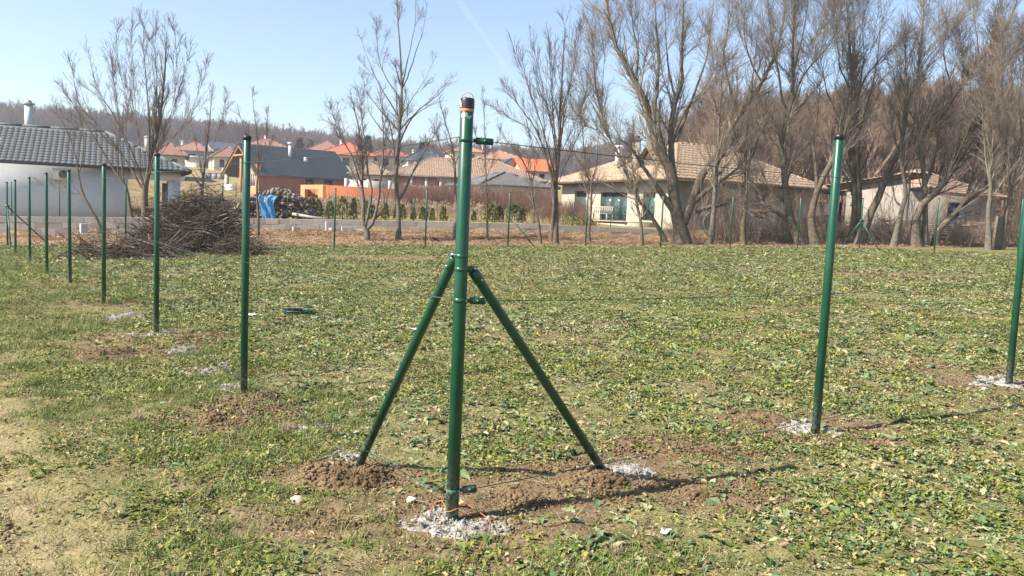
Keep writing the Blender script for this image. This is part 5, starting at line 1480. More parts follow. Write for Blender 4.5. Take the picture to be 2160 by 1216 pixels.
tree('thin crooked bare tree standing left of the brush pile', [
    [(213, 492), (209, 470), (200, 452), (188, 430), (178, 411), (170, 380), (166, 360), (161, 330), (144, 283), (118, 235)],
    [(178, 411), (150, 407), (110, 395), (72, 386)], [(166, 365), (175, 310), (172, 260), (160, 215)]], 7, 103, Y=33, n1=30, n2=90, n3=260, l1=1.2, ang=.5)
tree('young bare tree right of the white house', [
    [(427, 446), (426, 415), (428, 385), (432, 330), (440, 270), (446, 220), (450, 178)], [(428, 388), (421, 340), (408, 290), (398, 240), (392, 200)], [(430, 360), (452, 300), (468, 250), (478, 205)], [(426, 395), (408, 370), (385, 340)]], 7, 104, Y=46, n1=26, n2=220, n3=800, l1=2.3, ang=0.32, rt=.0045, l2=0.7, l3=0.35, a2=0.5)
tree('thin bare sapling right of the brush pile, beside the log pile', [
    [(543, 500), (543, 460), (541, 420), (543, 345), (541, 290), (536, 245), (532, 200)], [(541, 385), (556, 340), (560, 290), (566, 225)], [(542, 350), (525, 300), (510, 250), (500, 220)]], 7, 105, n1=20, n2=150, n3=460, l1=1.3, l2=0.5, l3=0.28, ang=0.4)
tree('multi-stemmed forked bare tree before the orange wall', [
    [(773, 510), (774, 495), (774, 483), (766, 472), (766, 445), (767, 428), (763, 395), (764, 354), (763, 315), (752, 250), (738, 190)],
    [(774, 484), (786, 470), (798, 418), (800, 380), (806, 330), (808, 270), (803, 200)],
    [(772, 476), (778, 447), (784, 405), (776, 367), (772, 310), (762, 230), (770, 175)],
    [(763, 395), (745, 340), (720, 290), (695, 225)], [(764, 354), (742, 300), (712, 270), (688, 255)], [(800, 380), (822, 330), (842, 290), (858, 240)], [(786, 468), (808, 440), (830, 370)]], 12, 106, n1=50, n2=480, n3=1700, l1=2.0, l2=0.7, l3=0.38, ang=0.5, bark='barkgrey', a2=0.65)
tree('tall bare tree reaching the top edge left of the corner post', [
    [(841, 509), (842, 470), (841, 425), (836, 402), (838, 345), (844, 260), (848, 190), (845, 110), (838, 20), (834, -50)],
    [(846, 255), (815, 205), (790, 160), (770, 110), (765, 90)], [(847, 215), (815, 165), (800, 120), (793, 50)], [(849, 185), (872, 120), (893, 60), (901, 5)],
    [(846, 272), (880, 235), (928, 195), (954, 160)], [(843, 280), (800, 230), (775, 195), (762, 160)], [(848, 180), (862, 110), (874, 50), (878, -30)], [(847, 240), (880, 190), (905, 150), (922, 110)], [(840, 330), (810, 280), (782, 240), (775, 200)],
    [(841, 425), (856, 395), (875, 355), (905, 300), (930, 262)], [(842, 300), (870, 250), (905, 225), (930, 215)]], 12, 107, n1=42, n2=330, n3=1500, l1=1.9, l2=0.6, l3=0.26, ang=0.5, trop=0.35, spread=.15, bark='barkgrey', rt=.0042, a2=0.7)
tree('slim bare tree just left of the corner post', [
    [(960, 512), (957, 490), (956, 482), (964, 462), (963, 445), (960, 400), (958, 340), (948, 290), (930, 225), (925, 195)], [(957, 486), (968, 478), (975, 462), (978, 430)], [(960, 350), (975, 300), (982, 250), (985, 215)], [(958, 340), (930, 310), (915, 270)]], 8, 108, n1=22, n2=160, n3=520, l1=1.6, l2=0.55, ang=0.5, l3=0.3)
tree('thin straight bare sapling right of the corner post', [
    [(1027, 512), (1027, 470), (1026, 430), (1024, 380), (1022, 300), (1018, 180)], [(1024, 380), (1040, 340), (1050, 290)], [(1023, 330), (1005, 290), (992, 250)]], 5, 109, n1=46, n2=130, n3=300, l1=.9, l2=.5, l3=.3, ang=.5)
tree('fan-shaped bare tree with twin trunks left of the villa', [
    [(1172, 517), (1173, 460), (1173, 395), (1178, 325), (1182, 240), (1187, 150), (1192, 60)],
    [(1161, 516), (1164, 470), (1168, 430), (1166, 392), (1152, 335), (1125, 270), (1095, 225), (1068, 195)],
    [(1176, 335), (1160, 250), (1142, 170), (1125, 95)], [(1172, 390), (1150, 330), (1112, 270), (1062, 245), (1048, 235)], [(1180, 265), (1198, 190), (1215, 110), (1222, 50)], [(1177, 340), (1202, 280), (1228, 215), (1240, 180)],
    [(1174, 380), (1150, 290), (1125, 210), (1095, 130), (1085, 110)], [(1175, 360), (1170, 280), (1162, 180), (1155, 60)], [(1172, 395), (1200, 330), (1222, 280)]], 13, 110, n1=95, n2=800, n3=2300, l1=2.6, l2=0.75, ang=0.3, trop=0.2, spread=.14, rt=.005, lf=.5, l3=0.36, a2=0.45)
tree('thin crooked bare tree beside the twin-trunked tree', [
    [(1142, 516), (1139, 495), (1136, 470), (1128, 440), (1124, 415), (1120, 380), (1100, 335), (1070, 300), (1050, 265)], [(1122, 400), (1130, 350), (1122, 300), (1110, 250)]], 6, 111, n1=40, n2=140, n3=380, l1=1.1, ang=.5)
tree('slim bare tree before the left window of the villa', [
    [(1242, 512), (1243, 480), (1246, 444), (1248, 415), (1246, 389), (1234, 361), (1233, 330), (1228, 270), (1220, 200)], [(1246, 389), (1258, 350), (1262, 300), (1270, 240)], [(1234, 361), (1215, 330), (1200, 290)]], 7, 112, n1=34, n2=260, n3=900, l1=2.0, l2=0.8, ang=0.45, twig='twigy')
tree('short mossy bare trunk before the villa terrace end', [
    [(1352, 520), (1353, 492), (1352, 470), (1349, 450), (1343, 420), (1340, 380), (1330, 330), (1336, 260)], [(1352, 465), (1364, 440), (1372, 400), (1380, 350)]], 9, 113, n1=50, n2=200, n3=500, l1=1.3, bark='barkmoss', twig='twigy')
tree('long bare trunk leaning left across the villa front', [
    [(1408, 514), (1397, 496), (1386, 478), (1364, 444), (1342, 417), (1328, 383), (1314, 344), (1300, 319), (1283, 285), (1266, 225), (1254, 160), (1248, 70)],
    [(1283, 290), (1255, 230), (1228, 180), (1212, 120)], [(1266, 225), (1272, 170), (1275, 110), (1262, 40)], [(1300, 319), (1268, 280), (1230, 262), (1200, 250)]], 10, 114, n1=70, n2=760, n3=2900, l1=3.0, l2=1.1, twig='twigy', ang=0.45, l3=0.5)
tree('massive bare tree with many limbs before the villa', [
    [(1441, 516), (1437, 490), (1434, 470), (1427, 450), (1422, 405), (1417, 361), (1394, 328), (1379, 283), (1374, 262), (1363, 217), (1341, 174), (1317, 130), (1300, 103), (1288, 49), (1275, -30)],
    [(1428, 455), (1410, 432), (1394, 408), (1378, 385), (1369, 369), (1355, 350), (1332, 312), (1300, 290)],
    [(1424, 405), (1419, 350), (1416, 300), (1417, 258), (1425, 211), (1439, 179), (1437, 130), (1440, 68), (1442, -40)],
    [(1440, 470), (1454, 440), (1467, 405), (1483, 361), (1511, 328), (1530, 292), (1553, 252), (1580, 217), (1607, 176), (1634, 122), (1650, 60), (1660, -20)],
    [(1456, 432), (1483, 411), (1511, 389), (1539, 372), (1566, 345), (1590, 310)], [(1470, 448), (1500, 438), (1539, 433), (1565, 440)],
    [(1553, 250), (1555, 235), (1539, 176), (1528, 117), (1535, 60), (1540, -10)], [(1425, 300), (1445, 250), (1470, 180), (1490, 120), (1500, 40), (1508, -30)], [(1374, 262), (1385, 190), (1390, 120), (1385, 50), (1380, -20)],
    [(1425, 211), (1412, 150), (1405, 90), (1400, 10)], [(1341, 174), (1345, 110), (1335, 60), (1330, 0)], [(1607, 176), (1580, 120), (1570, 60), (1575, 0)], [(1416, 300), (1450, 220), (1480, 190), (1515, 130)]], 32, 115, n1=150, n2=2000, n3=8000, l1=3.2, l2=1.15, l3=0.5, ang=0.42, spread=.16, bark='bark', twig='twigy', trop=0.16, lf=.68, rs=.4)
tree('slender bare tree right of the massive tree', [
    [(1493, 517), (1500, 500), (1503, 486), (1505, 450), (1507, 417), (1511, 361), (1516, 300), (1518, 230), (1524, 150), (1528, 80)], [(1497, 505), (1487, 480), (1490, 460), (1508, 440), (1520, 425)], [(1511, 361), (1535, 310), (1552, 260)]], 13, 116, n1=70, n2=320, n3=1000, l1=2.6, twig='twigy', bark='barkgrey', l2=1.0, l3=0.45, ang=0.45, trop=0.16, lf=.68, rs=.4)
tree('ivy-clad slender trunk before the dark villa wall', [
    [(1569, 518), (1566, 490), (1567, 467), (1574, 440), (1573, 400), (1572, 361), (1572, 305), (1580, 230), (1590, 150), (1600, 60)], [(1572, 361), (1590, 320), (1605, 260), (1625, 200)], [(1572, 330), (1550, 280), (1545, 220)]], 11, 117, n1=70, n2=340, n3=1100, l1=2.6, twig='twigy', bark='barkmoss', l2=1.0, l3=0.45, ang=0.45, trop=0.16, lf=.68, rs=.4)
tree('dark bare tree with S-curved trunk at the villa right corner', [
    [(1693, 518), (1680, 495), (1669, 472), (1661, 428), (1656, 389), (1653, 333), (1648, 290), (1651, 270), (1658, 252), (1667, 233), (1672, 163), (1672, 81), (1677, -20)],
    [(1667, 233), (1688, 174), (1715, 136), (1759, 81), (1775, 20)], [(1660, 250), (1648, 200), (1642, 150), (1628, 80), (1620, 0)], [(1672, 163), (1690, 100), (1700, 40), (1705, -30)], [(1656, 389), (1668, 365), (1674, 355)], [(1662, 430), (1640, 410), (1615, 380), (1595, 330)], [(1670, 470), (1640, 450), (1610, 430), (1590, 390)]], 20, 118, n1=90, n2=1150, n3=4400, l1=3.2, l2=1.15, l3=0.5, ang=0.44, twig='twigy', trop=0.14, lf=.68, rs=.4)
tree('bare tree curving right behind the post beside the corner', [
    [(1722, 519), (1716, 500), (1709, 472), (1714, 435), (1722, 405), (1733, 375), (1747, 355), (1765, 320), (1779, 280), (1790, 244), (1795, 190), (1795, 130), (1790, 68), (1785, -20)],
    [(1784, 262), (1803, 231), (1817, 176), (1852, 130), (1885, 100), (1917, 70)], [(1722, 405), (1720, 350), (1715, 300), (1725, 240), (1730, 170)], [(1779, 280), (1762, 230), (1742, 175), (1730, 110)], [(1817, 176), (1822, 120), (1820, 60), (1826, -20)], [(1795, 190), (1775, 140), (1765, 80), (1760, 10)]], 18, 119, n1=90, n2=1150, n3=4400, l1=3.2, l2=1.15, l3=0.5, ang=0.44, trop=0.14, lf=.68, rs=.4)
tree('pair of ivy-wrapped upright trunks behind the far corner post', [
    [(1796, 516), (1799, 480), (1801, 434), (1800, 365), (1797, 331), (1800, 260), (1806, 190), (1800, 110), (1802, 30)], [(1803, 505), (1812, 470), (1814, 423), (1811, 336), (1815, 279), (1830, 220), (1848, 150), (1855, 70)], [(1797, 331), (1780, 280), (1770, 220)]], 18, 120, n1=90, n2=480, n3=1500, l1=2.6, bark='barkmoss', ivy=True, l2=1.0, l3=0.45, ang=0.45, trop=0.16, lf=.68, rs=.4)
tree('thick bare trunk leaning far right behind the far corner post', [
    [(1811, 518), (1820, 490), (1830, 463), (1853, 417), (1870, 371), (1891, 328), (1925, 303), (1960, 272), (1985, 245), (2007, 212), (2039, 171), (2066, 128), (2107, 81), (2136, 30), (2150, -30)],
    [(1891, 328), (1901, 300), (1911, 264), (1915, 220), (1935, 170), (1940, 110), (1950, 30)], [(2007, 212), (2000, 160), (1990, 110), (1995, 40)], [(2066, 128), (2060, 70), (2050, 0)], [(1960, 272), (1990, 262), (2020, 258), (2050, 232)], [(1935, 170), (1960, 120), (1990, 80), (2010, 40)]], 20, 121, n1=90, n2=1150, n3=4400, l1=3.2, l2=1.15, l3=0.5, ang=0.44, twig='twigy', trop=0.14, lf=.68, rs=.4)
tree('slim pale bare tree before the lit gable wall', [
    [(1885, 520), (1890, 500), (1896, 474), (1904, 440), (1911, 411), (1905, 380), (1900, 350), (1898, 330), (1904, 260), (1912, 190), (1908, 120), (1910, 50)], [(1904, 440), (1890, 420), (1880, 380)], [(1898, 330), (1882, 270), (1875, 210)]], 12, 122, n1=80, n2=400, n3=1300, l1=2.6, bark='barkgrey', l2=1.0, l3=0.45, ang=0.45, trop=0.16, lf=.68, rs=.4)
tree('dark bare trunk bending right before the tan roof of the shed house', [
    [(1935, 521), (1932, 495), (1932, 469), (1939, 440), (1952, 425), (1983, 397), (2003, 359), (2017, 322), (2032, 290), (2047, 258), (2080, 203), (2090, 160), (2098, 100), (2105, 20)], [(2047, 258), (2030, 210), (2035, 160), (2030, 100)], [(2080, 203), (2110, 160), (2135, 120), (2155, 90)]], 19, 123, n1=90, n2=1150, n3=4400, l1=3.2, l2=1.15, l3=0.5, ang=0.44, trop=0.14, lf=.68, rs=.4)
tree('upright bare trunk between the two bending trunks', [
    [(1948, 521), (1950, 480), (1950, 440), (1950, 394), (1946, 350), (1942, 316), (1932, 262), (1928, 210), (1936, 150), (1945, 80), (1948, -10)], [(1950, 394), (1965, 350), (1975, 300), (1985, 230)], [(1932, 262), (1912, 220), (1895, 170)]], 14, 124, n1=90, n2=480, n3=1700, l1=2.6, twig='twigy', bark='barkgrey', l2=1.0, l3=0.45, ang=0.45, trop=0.16, lf=.68, rs=.4)
tree('low bare trunk slanting right over the pallet stack', [
    [(1974, 521), (1976, 505), (1979, 489), (2009, 457), (2040, 423), (2075, 394), (2112, 359), (2140, 320), (2160, 260)], [(2040, 423), (2050, 380), (2060, 330), (2070, 260)]], 16, 125, n1=80, n2=400, n3=1300, l1=2.6, l2=1.0, l3=0.45, ang=0.45, trop=0.16, lf=.68, rs=.4)
tree('pale bare trunk left of the sawn stump at the right', [
    [(2086, 528), (2087, 490), (2086, 451), (2092, 400), (2090, 350), (2098, 290), (2108, 220), (2112, 140), (2118, 40)], [(2090, 350), (2075, 290), (2068, 220), (2060, 140)]], 12, 126, n1=90, n2=480, n3=1700, l1=2.6, bark='barkgrey', twig='twigy', l2=1.0, l3=0.45, ang=0.45, trop=0.16, lf=.68, rs=.4)
tree('bare tree at the right picture edge behind the sawn stump', [
    [(2112, 527), (2120, 490), (2128, 440), (2135, 394), (2148, 340), (2158, 300), (2170, 240), (2180, 160), (2190, 60)], [(2135, 394), (2120, 340), (2125, 280), (2135, 200), (2130, 120)], [(2158, 300), (2150, 220), (2160, 140), (2155, 50)]], 13, 127, n1=120, n2=600, n3=2100, l1=2.6, twig='twigy', l2=1.0, l3=0.45, ang=0.45, trop=0.16, lf=.68, rs=.4)
# sawn stump trunk
p = G(2100, 527); m = MB(); m.tube([p - [0, 0, .1], p + [0.03, 0, .9], p + [.06, 0, 1.36]], [.2, .16, .155], 12)
st = thing('tree_stump', p, 'tall sawn tree stump at the right edge of the mulch', 'stump'); m.build('trunk', MT['barkgrey'], st, True)
m = MB(); m.tube([p + [.06, 0, 1.361], p + [.06, 0, 1.368]], .15, 12); m.build('cut_face', MT['brick2'], st)
p = G(914, 510); m = MB(); m.tube([p - [0, 0, .1], p + [0, 0, .1], p + [.01, 0, .17]], [.2, .17, .16], 12); st = m.build('tree_stump', MT['darkwood'], None, True); tag(st, 'low dark cut stump in the mulch left of the corner post', 'stump')

# ------------------------------------------------------------------ brush pile
def brushpile(label, pc, rx, ry, h, n, seed, lmin, lmax, r_, pale=60):
    def bats(mb, *arrs):
        return np.concatenate([np.repeat(q.random(len(a)) * .999, a.shape[1] * k_) for a, k_ in arrs])
    q = np.random.default_rng(seed); c = np.array(pc)
    t = thing('brush_pile', c, label, 'brush pile', 'brush piles')
    def sticks(n, lmin, lmax, rr_, rad=(0, 1)):
        a = q.uniform(0, 6.28, n); rr0 = np.sqrt(q.uniform(rad[0], rad[1], n)); x = np.cos(a) * rr0; y = np.sin(a) * rr0
        top = h * (1 - rr0 ** 1.7) * (1 + .25 * np.sin(a * 2 + 1)); z = top * q.uniform(.02, 1, n) ** .6
        P0 = np.stack([c[0] + x * rx, c[1] + y * ry, c[2] + z + .05], 1)
        d = norm(np.stack([q.normal(0, 1, n) + .2 * x, q.normal(0, .7, n), q.normal(0, .28, n) - .25 * rr0], 1)); L_ = q.uniform(lmin, lmax, n)
        out = [P0 - d * L_[:, None] / 2]
        for k in range(5):
            d = norm(d + q.normal(0, .2, (n, 3)) + [0, 0, .02]); out.append(out[-1] + d * L_[:, None] / 5)
        P = np.stack(out, 1)
        g = terrain(P[..., 0], P[..., 1]) + .015
        P[..., 2] = np.maximum(P[..., 2], g)
        rr1 = q.uniform(.4, 1, n) * rr_
        return P, rr1[:, None] * np.linspace(1, .35, 6)[None]
    P, R_ = sticks(n, lmin, lmax, r_); V, Q = tubes(P, R_, 4); m = MB().add(V, [Q])
    C, Rc = spawn(P, R_, n * 3, lmax * .28, .6, 4, .05, .15, .5, q, .1, .0035); V, Q = tubes(C, Rc, 3); m.add(V, [Q])
    o = m.build('branches', MT['brush'], t, False, 'stuff'); vattr(o.data, bats(None, (P, 4), (C, 3)))
    P, R_ = sticks(max(6, n // 60), lmin * 1.5, lmax * .9, r_ * 2.4, (.0, .8)); V, Q = tubes(P, R_, 7); MB().add(V, [Q]).build('limbs', MT['bark'], t, True, 'stuff')
    P, R_ = sticks(pale, lmin, lmax * .8, r_ * 1.5, (.05, .9)); V, Q = tubes(P, R_, 6); MB().add(V, [Q]).build('cut_branches', MT['brushpale'], t, True, 'stuff')
    return t
pc = G(392, 532); brushpile('big tangled heap of cut branches left of the nearest left-row post', pc + [0, .7, 0], 1.5, 1.3, 1.45, 2500, 1, .4, 1.6, .0155, 90)
pc2 = G(260, 545); brushpile('low tail of cut twigs spilling left from the big brush heap', pc2 + [0, .3, 0], 1.3, .8, .34, 300, 2, .5, 1.8, .013, 60)
pc3 = G(500, 538); brushpile('low tail of cut twigs spilling right from the big brush heap', pc3 + [0, .1, 0], .75, .6, .35, 240, 3, .4, 1.3, .012, 8)
def behind_wall(px, off):
    s_, z = on_wall(px, 465); p = WA + WU * s_ + WN * off; return np.array([*p, float(terrain(*p))])
brushpile('dark brush heap behind the wall by the young tree', behind_wall(425, 2.5), 1.7, 1.2, 1.35, 380, 4, .5, 1.8, .02, 20)
brushpile('brushwood heap behind the wall left of the sapling', behind_wall(470, 1.6), 1.5, .9, .7, 300, 5, .5, 1.8, .02, 30)
g = G(1595, 512); brushpile('low heap of brush under the trees before the dark villa wall', g, 1.5, .7, .75, 520, 6, .4, 1.4, .014, 20)
g = G(1850, 514); brushpile('dark brush tangle under the leaning trunks at the right', g + [0, 1.2, 0], 2.2, 1.0, 1.1, 620, 7, .5, 2.2, .016, 30)
g = G(1760, 510); brushpile('broken branches piled between the right-hand trunks', g + [0, 1.0, 0], 1.6, .8, .7, 320, 8, .5, 2.0, .016, 24)
# stacked grey timber by the right house
for k, (px, py, l, w, h) in enumerate([(1985, 500, 'grey stack of old pallets and boards behind the right-hand trunks', 3.2, 1.0), (2070, 498, 'weathered pallet stack right of the board stack', 1.7, 1.15), (1900, 496, 'dark stack of planks behind the slim pale tree', 2.4, .9)]):
    p = G(px, py + 14); p[1] += 3.2; p[0] *= (p[1]) / (p[1] - 3.2); p[2] = float(terrain(p[0], p[1]))
    t = thing('timber_stack', p, l, 'timber stack', 'timber stacks at the right')
    for j_ in range(int(h / .11)):
        for i_ in range(2):
            m = MB(); m.box(p + [rng.normal(0, .1), -.35 + .7 * i_ + rng.normal(0, .04), .06 + j_ * .11], (w * rng.uniform(.85, 1.05), .45, .05)); m.build('plank', MT['greywood'], t)
        m = MB()
        for q_ in (-.4, 0, .4): m.box(p + [q_ * w, 0, .112 + j_ * .11], (.1, .9, .05))
        m.build('batten', MT['greywood'], t)

# ------------------------------------------------------------------ log pile with blue tarp
p = behind_wall(585, 1.1)
t = thing('log_pile', p, 'heap of split firewood behind the block wall', 'log pile')
q = np.random.default_rng(8); n = 420
a = q.uniform(-1, 1, n) * 1.75; hh = 1.25 * (1 - np.abs(a / 1.85) ** 2.2) + .05; zz = hh * q.random(n) ** .7; yy = q.uniform(-.5, .5, n)
d = norm(np.stack([q.normal(0, .5, n), -np.ones(n) * .8 + q.normal(0, .5, n), q.normal(0, .25, n)], 1)); L_ = q.uniform(.28, .5, n)
c = np.stack([p[0] + a, p[1] + yy + a * .33, p[2] + zz + .04], 1)
P = np.stack([c - d * L_[:, None] / 2, c + d * L_[:, None] / 2], 1); V, Q = tubes(P, np.repeat(q.uniform(.035, .075, n)[:, None], 2, 1), 5)
caps_ = np.concatenate([(np.arange(n)[:, None] * 10 + np.arange(5)[None, ::-1]), (np.arange(n)[:, None] * 10 + 5 + np.arange(5)[None])])
MB().add(V, [Q, caps_]).build('logs', MT['greywood'], t, False, 'stuff')
pt = behind_wall(563, .45)
nx, nz = 14, 22; U, W = np.meshgrid(np.linspace(-1, 1, nx), np.linspace(0, 1, nz), indexing='ij')
X = pt[0] + U * (.26 + .16 * W) + .10 * np.sin(W * 6 + 1) + .05 * W; Y_ = pt[1] + .62 * sstep(.62, 1, W) + .045 * np.sin(U * 7 + W * 5) + .03 * np.sin(U * 17 - W * 9) + U * .1; Z = pt[2] - .05 + 1.16 * np.minimum(W, .8) / .8 + .05 * np.sin(U * 5) * W - .06 * sstep(.8, 1, W)
i_ = np.arange(nx - 1)[:, None]; j_ = np.arange(nz - 1)[None]
Q = np.stack([i_ * nz + j_, (i_ + 1) * nz + j_, (i_ + 1) * nz + j_ + 1, i_ * nz + j_ + 1], -1).reshape(-1, 4)
o = MB().add(np.stack([X, Y_, Z], -1).reshape(-1, 3), [Q]).build('blue_tarp', MT['tarp'], None, True); md = o.modifiers.new('thick', 'SOLIDIFY'); md.thickness = .006
tag(o, 'crumpled bright blue tarp hanging over the log pile', 'tarp')
# concrete slabs / planks right of the logs
for k, (a_, b_, l) in enumerate([((622, 447), (700, 461), 'long pale concrete slab right of the log pile'), ((648, 462), (762, 466), 'pale plank lying on the wall top right of the slab'), ((482, 443), (548, 458), 'pale slab behind the wall left of the log pile')]):
    A = behind_wall(a_[0], .9 + .2 * k); B_ = behind_wall(b_[0], .5 + .1 * k)
    A[2] = at(a_[0], a_[1], A[1])[2] + .02; B_[2] = at(b_[0], b_[1], B_[1])[2] + .02
    m = MB(); m.beam(A - [0, 0, .12], B_ - [0, 0, .12], .9 if k == 0 else .3, .12 if k != 1 else .06); m.beam(A * .9 + B_ * .1 - [0, 0, .3], A * .9 + B_ * .1 - [0, 0, .19], .2, .2); m.beam(A * .1 + B_ * .9 - [0, 0, .3], A * .1 + B_ * .9 - [0, 0, .19], .2, .2)
    tag(m.build('concrete_slab', MT['slabm']), l, 'slab', 'slabs behind the wall', 'thing')

# ------------------------------------------------------------------ small conifers behind the wall
def conifer(px, w, h, label, mt='thuja', off=2.0, round_=False):
    p = behind_wall(px, off); q = np.random.default_rng(int(px)); n = 420
    t = thing('small_conifer', p, label, 'conifer', 'small conifers behind the wall')
    MB().tube([p - [0, 0, .1], p + [0, 0, h * .6]], [.025, .012], 6).build('trunk', MT['bark'], t)
    zz = q.random(n) ** .8; rad = (np.clip(1 - zz, 0, 1) ** .55 * .92 if not round_ else np.sin(np.pi * (zz * .85 + .12))) * w / 2 * q.uniform(.55, 1.12, n)
    a = q.uniform(0, 6.28, n); C_ = np.stack([p[0] + rad * np.cos(a), p[1] + rad * np.sin(a), p[2] + .03 + zz * h], 1)
    d = norm(np.stack([np.cos(a) * .6, np.sin(a) * .6, np.ones(n) * .8], 1) + q.normal(0, .35, (n, 3))); s_ = norm(np.cross(d, q.normal(size=(n, 3)))); l_ = q.uniform(.06, .15, n)[:, None] * (h ** .5)
    V = np.stack([C_ - s_ * l_ * .25, C_ + s_ * l_ * .25, C_ + d * l_ * .7 + s_ * l_ * .2, C_ + d * l_, C_ + d * l_ * .7 - s_ * l_ * .2], 1).reshape(-1, 3)
    me = nmesh('crown', V - p, [np.arange(n * 5).reshape(-1, 5)], MT[mt]); vattr(me, np.repeat(q.random(n), 5)); link('crown', me, t)
CL = [(622, .6, .75, 'leftmost small thuja right of the log pile'), (637, .55, .8, 'second small thuja right of the log pile'), (652, .55, .75, 'third small thuja right of the log pile'), (666, .55, .8, 'small thuja below the orange wall end'), (680, .55, .78, 'small thuja left of the thin post before the orange wall'), (705, .5, .7, 'small thuja behind the far-row post'),
      (733, .85, .9, 'broad olive thuja left of the forked tree'), (757, .5, .8, 'small thuja directly left of the forked trunk'), (788, .6, .75, 'small thuja between the stems of the forked tree'), (800, .5, .65, 'small thuja right of the forked tree'), (827, .5, .8, 'small thuja left of the tall trunk'), (852, .5, .7, 'small dark thuja right of the tall trunk'), (865, .5, .72, 'yellowish thuja right of the tall trunk'),
      (889, .38, .62, 'narrow thuja left of the far-row post by the corner post'), (909, .42, .5, 'short thuja left of the slim tree'), (931, .38, .55, 'short narrow thuja beside the slim tree'), (955, .5, .65, 'thuja behind the slim tree'), (1000, .42, .6, 'thuja just right of the corner post'), (1023, .3, .55, 'narrow thuja behind the thin sapling'), (1051, .4, .85, 'upright thuja beside the golden conifer')]
for px, w, h, l in CL: conifer(px, w * rng.uniform(.65, 1.05), h * rng.uniform(.85, 1.3), l)
conifer(922, .4, .5, 'dark short conifer behind the row of thujas', 'thujadark', 2.8)
conifer(1066, .75, .9, 'golden yellow conifer right of the corner post', 'thujagold', 2.2)
conifer(1086, .55, .75, 'dark conifer behind the golden conifer', 'thujadark', 2.6)
conifer(1112, .85, .85, 'round dark green conifer right of the golden conifer', 'thujadark', 2.0, True)
conifer(1132, .4, .75, 'narrow olive conifer right of the round dark conifer', 'thuja', 2.2)
conifer(1225, .9, .45, 'low green shrub before the villa left window', 'thuja', 1.2, True)
conifer(1263, .7, .35, 'low green shrub at the villa terrace', 'thuja', 1.2, True)

# ------------------------------------------------------------------ reeds, thicket, meadow, woods
def reedmesh(seed, n=26, h=(1.0, 1.9)):
    q = np.random.default_rng(seed); m = MB(); at_ = []
    for k in range(n):
        o = np.array([q.normal(0, .25), q.normal(0, .25), 0]); hh = q.uniform(*h); l = q.normal(0, .12, 2); top = o + [l[0] * hh, l[1] * hh, hh]
        m.tube([o, (o + top) / 2 + [0, 0, .02], top], [.008, .007, .005], 3, False); c = q.random(); at_ += [c] * 9
        d = np.array([q.normal(0, 1), q.normal(0, 1), .4]); d /= np.linalg.norm(d); s_ = np.cross(d, [0, 0, 1]); s_ /= np.linalg.norm(s_)
        m.add([top - [0, 0, .05], top + [0, 0, .05] + s_ * .035 + d * .04, top + [0, 0, .22] + d * .10, top + [0, 0, .05] - s_ * .035 + d * .04], [[[0, 1, 2, 3]]]); at_ += [min(.99, c * .5 + .5)] * 4
    V = np.concatenate(m.V); f3 = np.concatenate([f for f in m.F]); return vattr(nmesh('reed', V, [f3], MT['reed']), at_)
RK = [reedmesh(k) for k in range(4)]
def zone(name, kinds, n, px_rng, Yr, keep, label, smin, smax, zs=(.8, 1.2)):
    px = rng.uniform(*px_rng, n); Y = rng.uniform(*Yr, n); x = (px - 1080) / FPX * Y * 1.0; y = Y
    k = rng.random(n) < keep(px, Y, x, y); x, y = x[k], y[k]; n = len(x)
    sc = rng.uniform(smin, smax, n)
    return scatter(name, np.stack([x, y, terrain(x, y) - .03], 1), np.stack([rng.normal(0, .08, n), rng.normal(0, .08, n), rng.uniform(0, 6.28, n)], 1), np.stack([sc, sc, sc * rng.uniform(*zs, n)], 1), rng.integers(0, len(kinds), n), kinds, label)
sline = lambda x, y: (x - WA[0]) * WN[0] + (y - WA[1]) * WN[1]
zone('dry_reeds', RK, 5200, (360, 1200), (42, 66), lambda px, Y, x, y: (sline(x, y) > np.where(px < 560, 6, 5.5)) * sstep(.25, .5, fbm(x * .25, y * .25)) * np.where(px < 560, .35, 1) * (Y < np.where(px < 640, 66, 58)), 'tall dry tan reeds behind the thuja row', .24, .46)
tuft = [blades('dry_tuft', 40, (.15, .45), (.006, .012), (.2, 1.2), MT['straw'], 70 + k, .15) for k in range(3)]
zone('dry_meadow_grass', tuft, 6500, (250, 1250), (40, 110), lambda px, Y, x, y: (sline(x, y) > 1.5) * sstep(.3, .5, fbm(x * .15 + 5, y * .15)) * 1.0, 'dry tan grass of the meadow beyond the wall', .8, 1.6)
def bush(seed, n=46, h=2.6, mt='thicket', nn=240, spread=.5):
    q = np.random.default_rng(seed); a = q.uniform(0, 6.28, n); P0 = np.stack([q.normal(0, spread * .5, n), q.normal(0, spread * .5, n), np.zeros(n)], 1)
    d = norm(np.stack([np.cos(a) * q.uniform(0, .6, n), np.sin(a) * q.uniform(0, .6, n), np.ones(n)], 1)); L_ = h * q.uniform(.5, 1.05, n); out = [P0]
    for k in range(5): out.append(out[-1] + d * L_[:, None] / 5); d = norm(d + q.normal(0, .12, (n, 3)))
    P = np.stack(out, 1); R_ = np.repeat(q.uniform(.006, .014, n)[:, None], 6, 1) * np.linspace(1, .4, 6)
    m = MB(); V, Q = tubes(P, R_, 3); m.add(V, [Q]); nv = [len(V)]
    C, Rc = spawn(P, R_, nn, h * .32, .5, 4, .3, .12, .6, q, .25, .0045); V, Q = tubes(C, Rc, 3); m.add(V, [Q])
    at_ = np.concatenate([np.repeat(q.random(n), 18), np.repeat(q.random(nn), 12)])
    return vattr(nmesh('bush', np.concatenate(m.V), [np.concatenate(m.F)], MT[mt]), at_)
BK = [bush(80 + k) for k in range(4)]
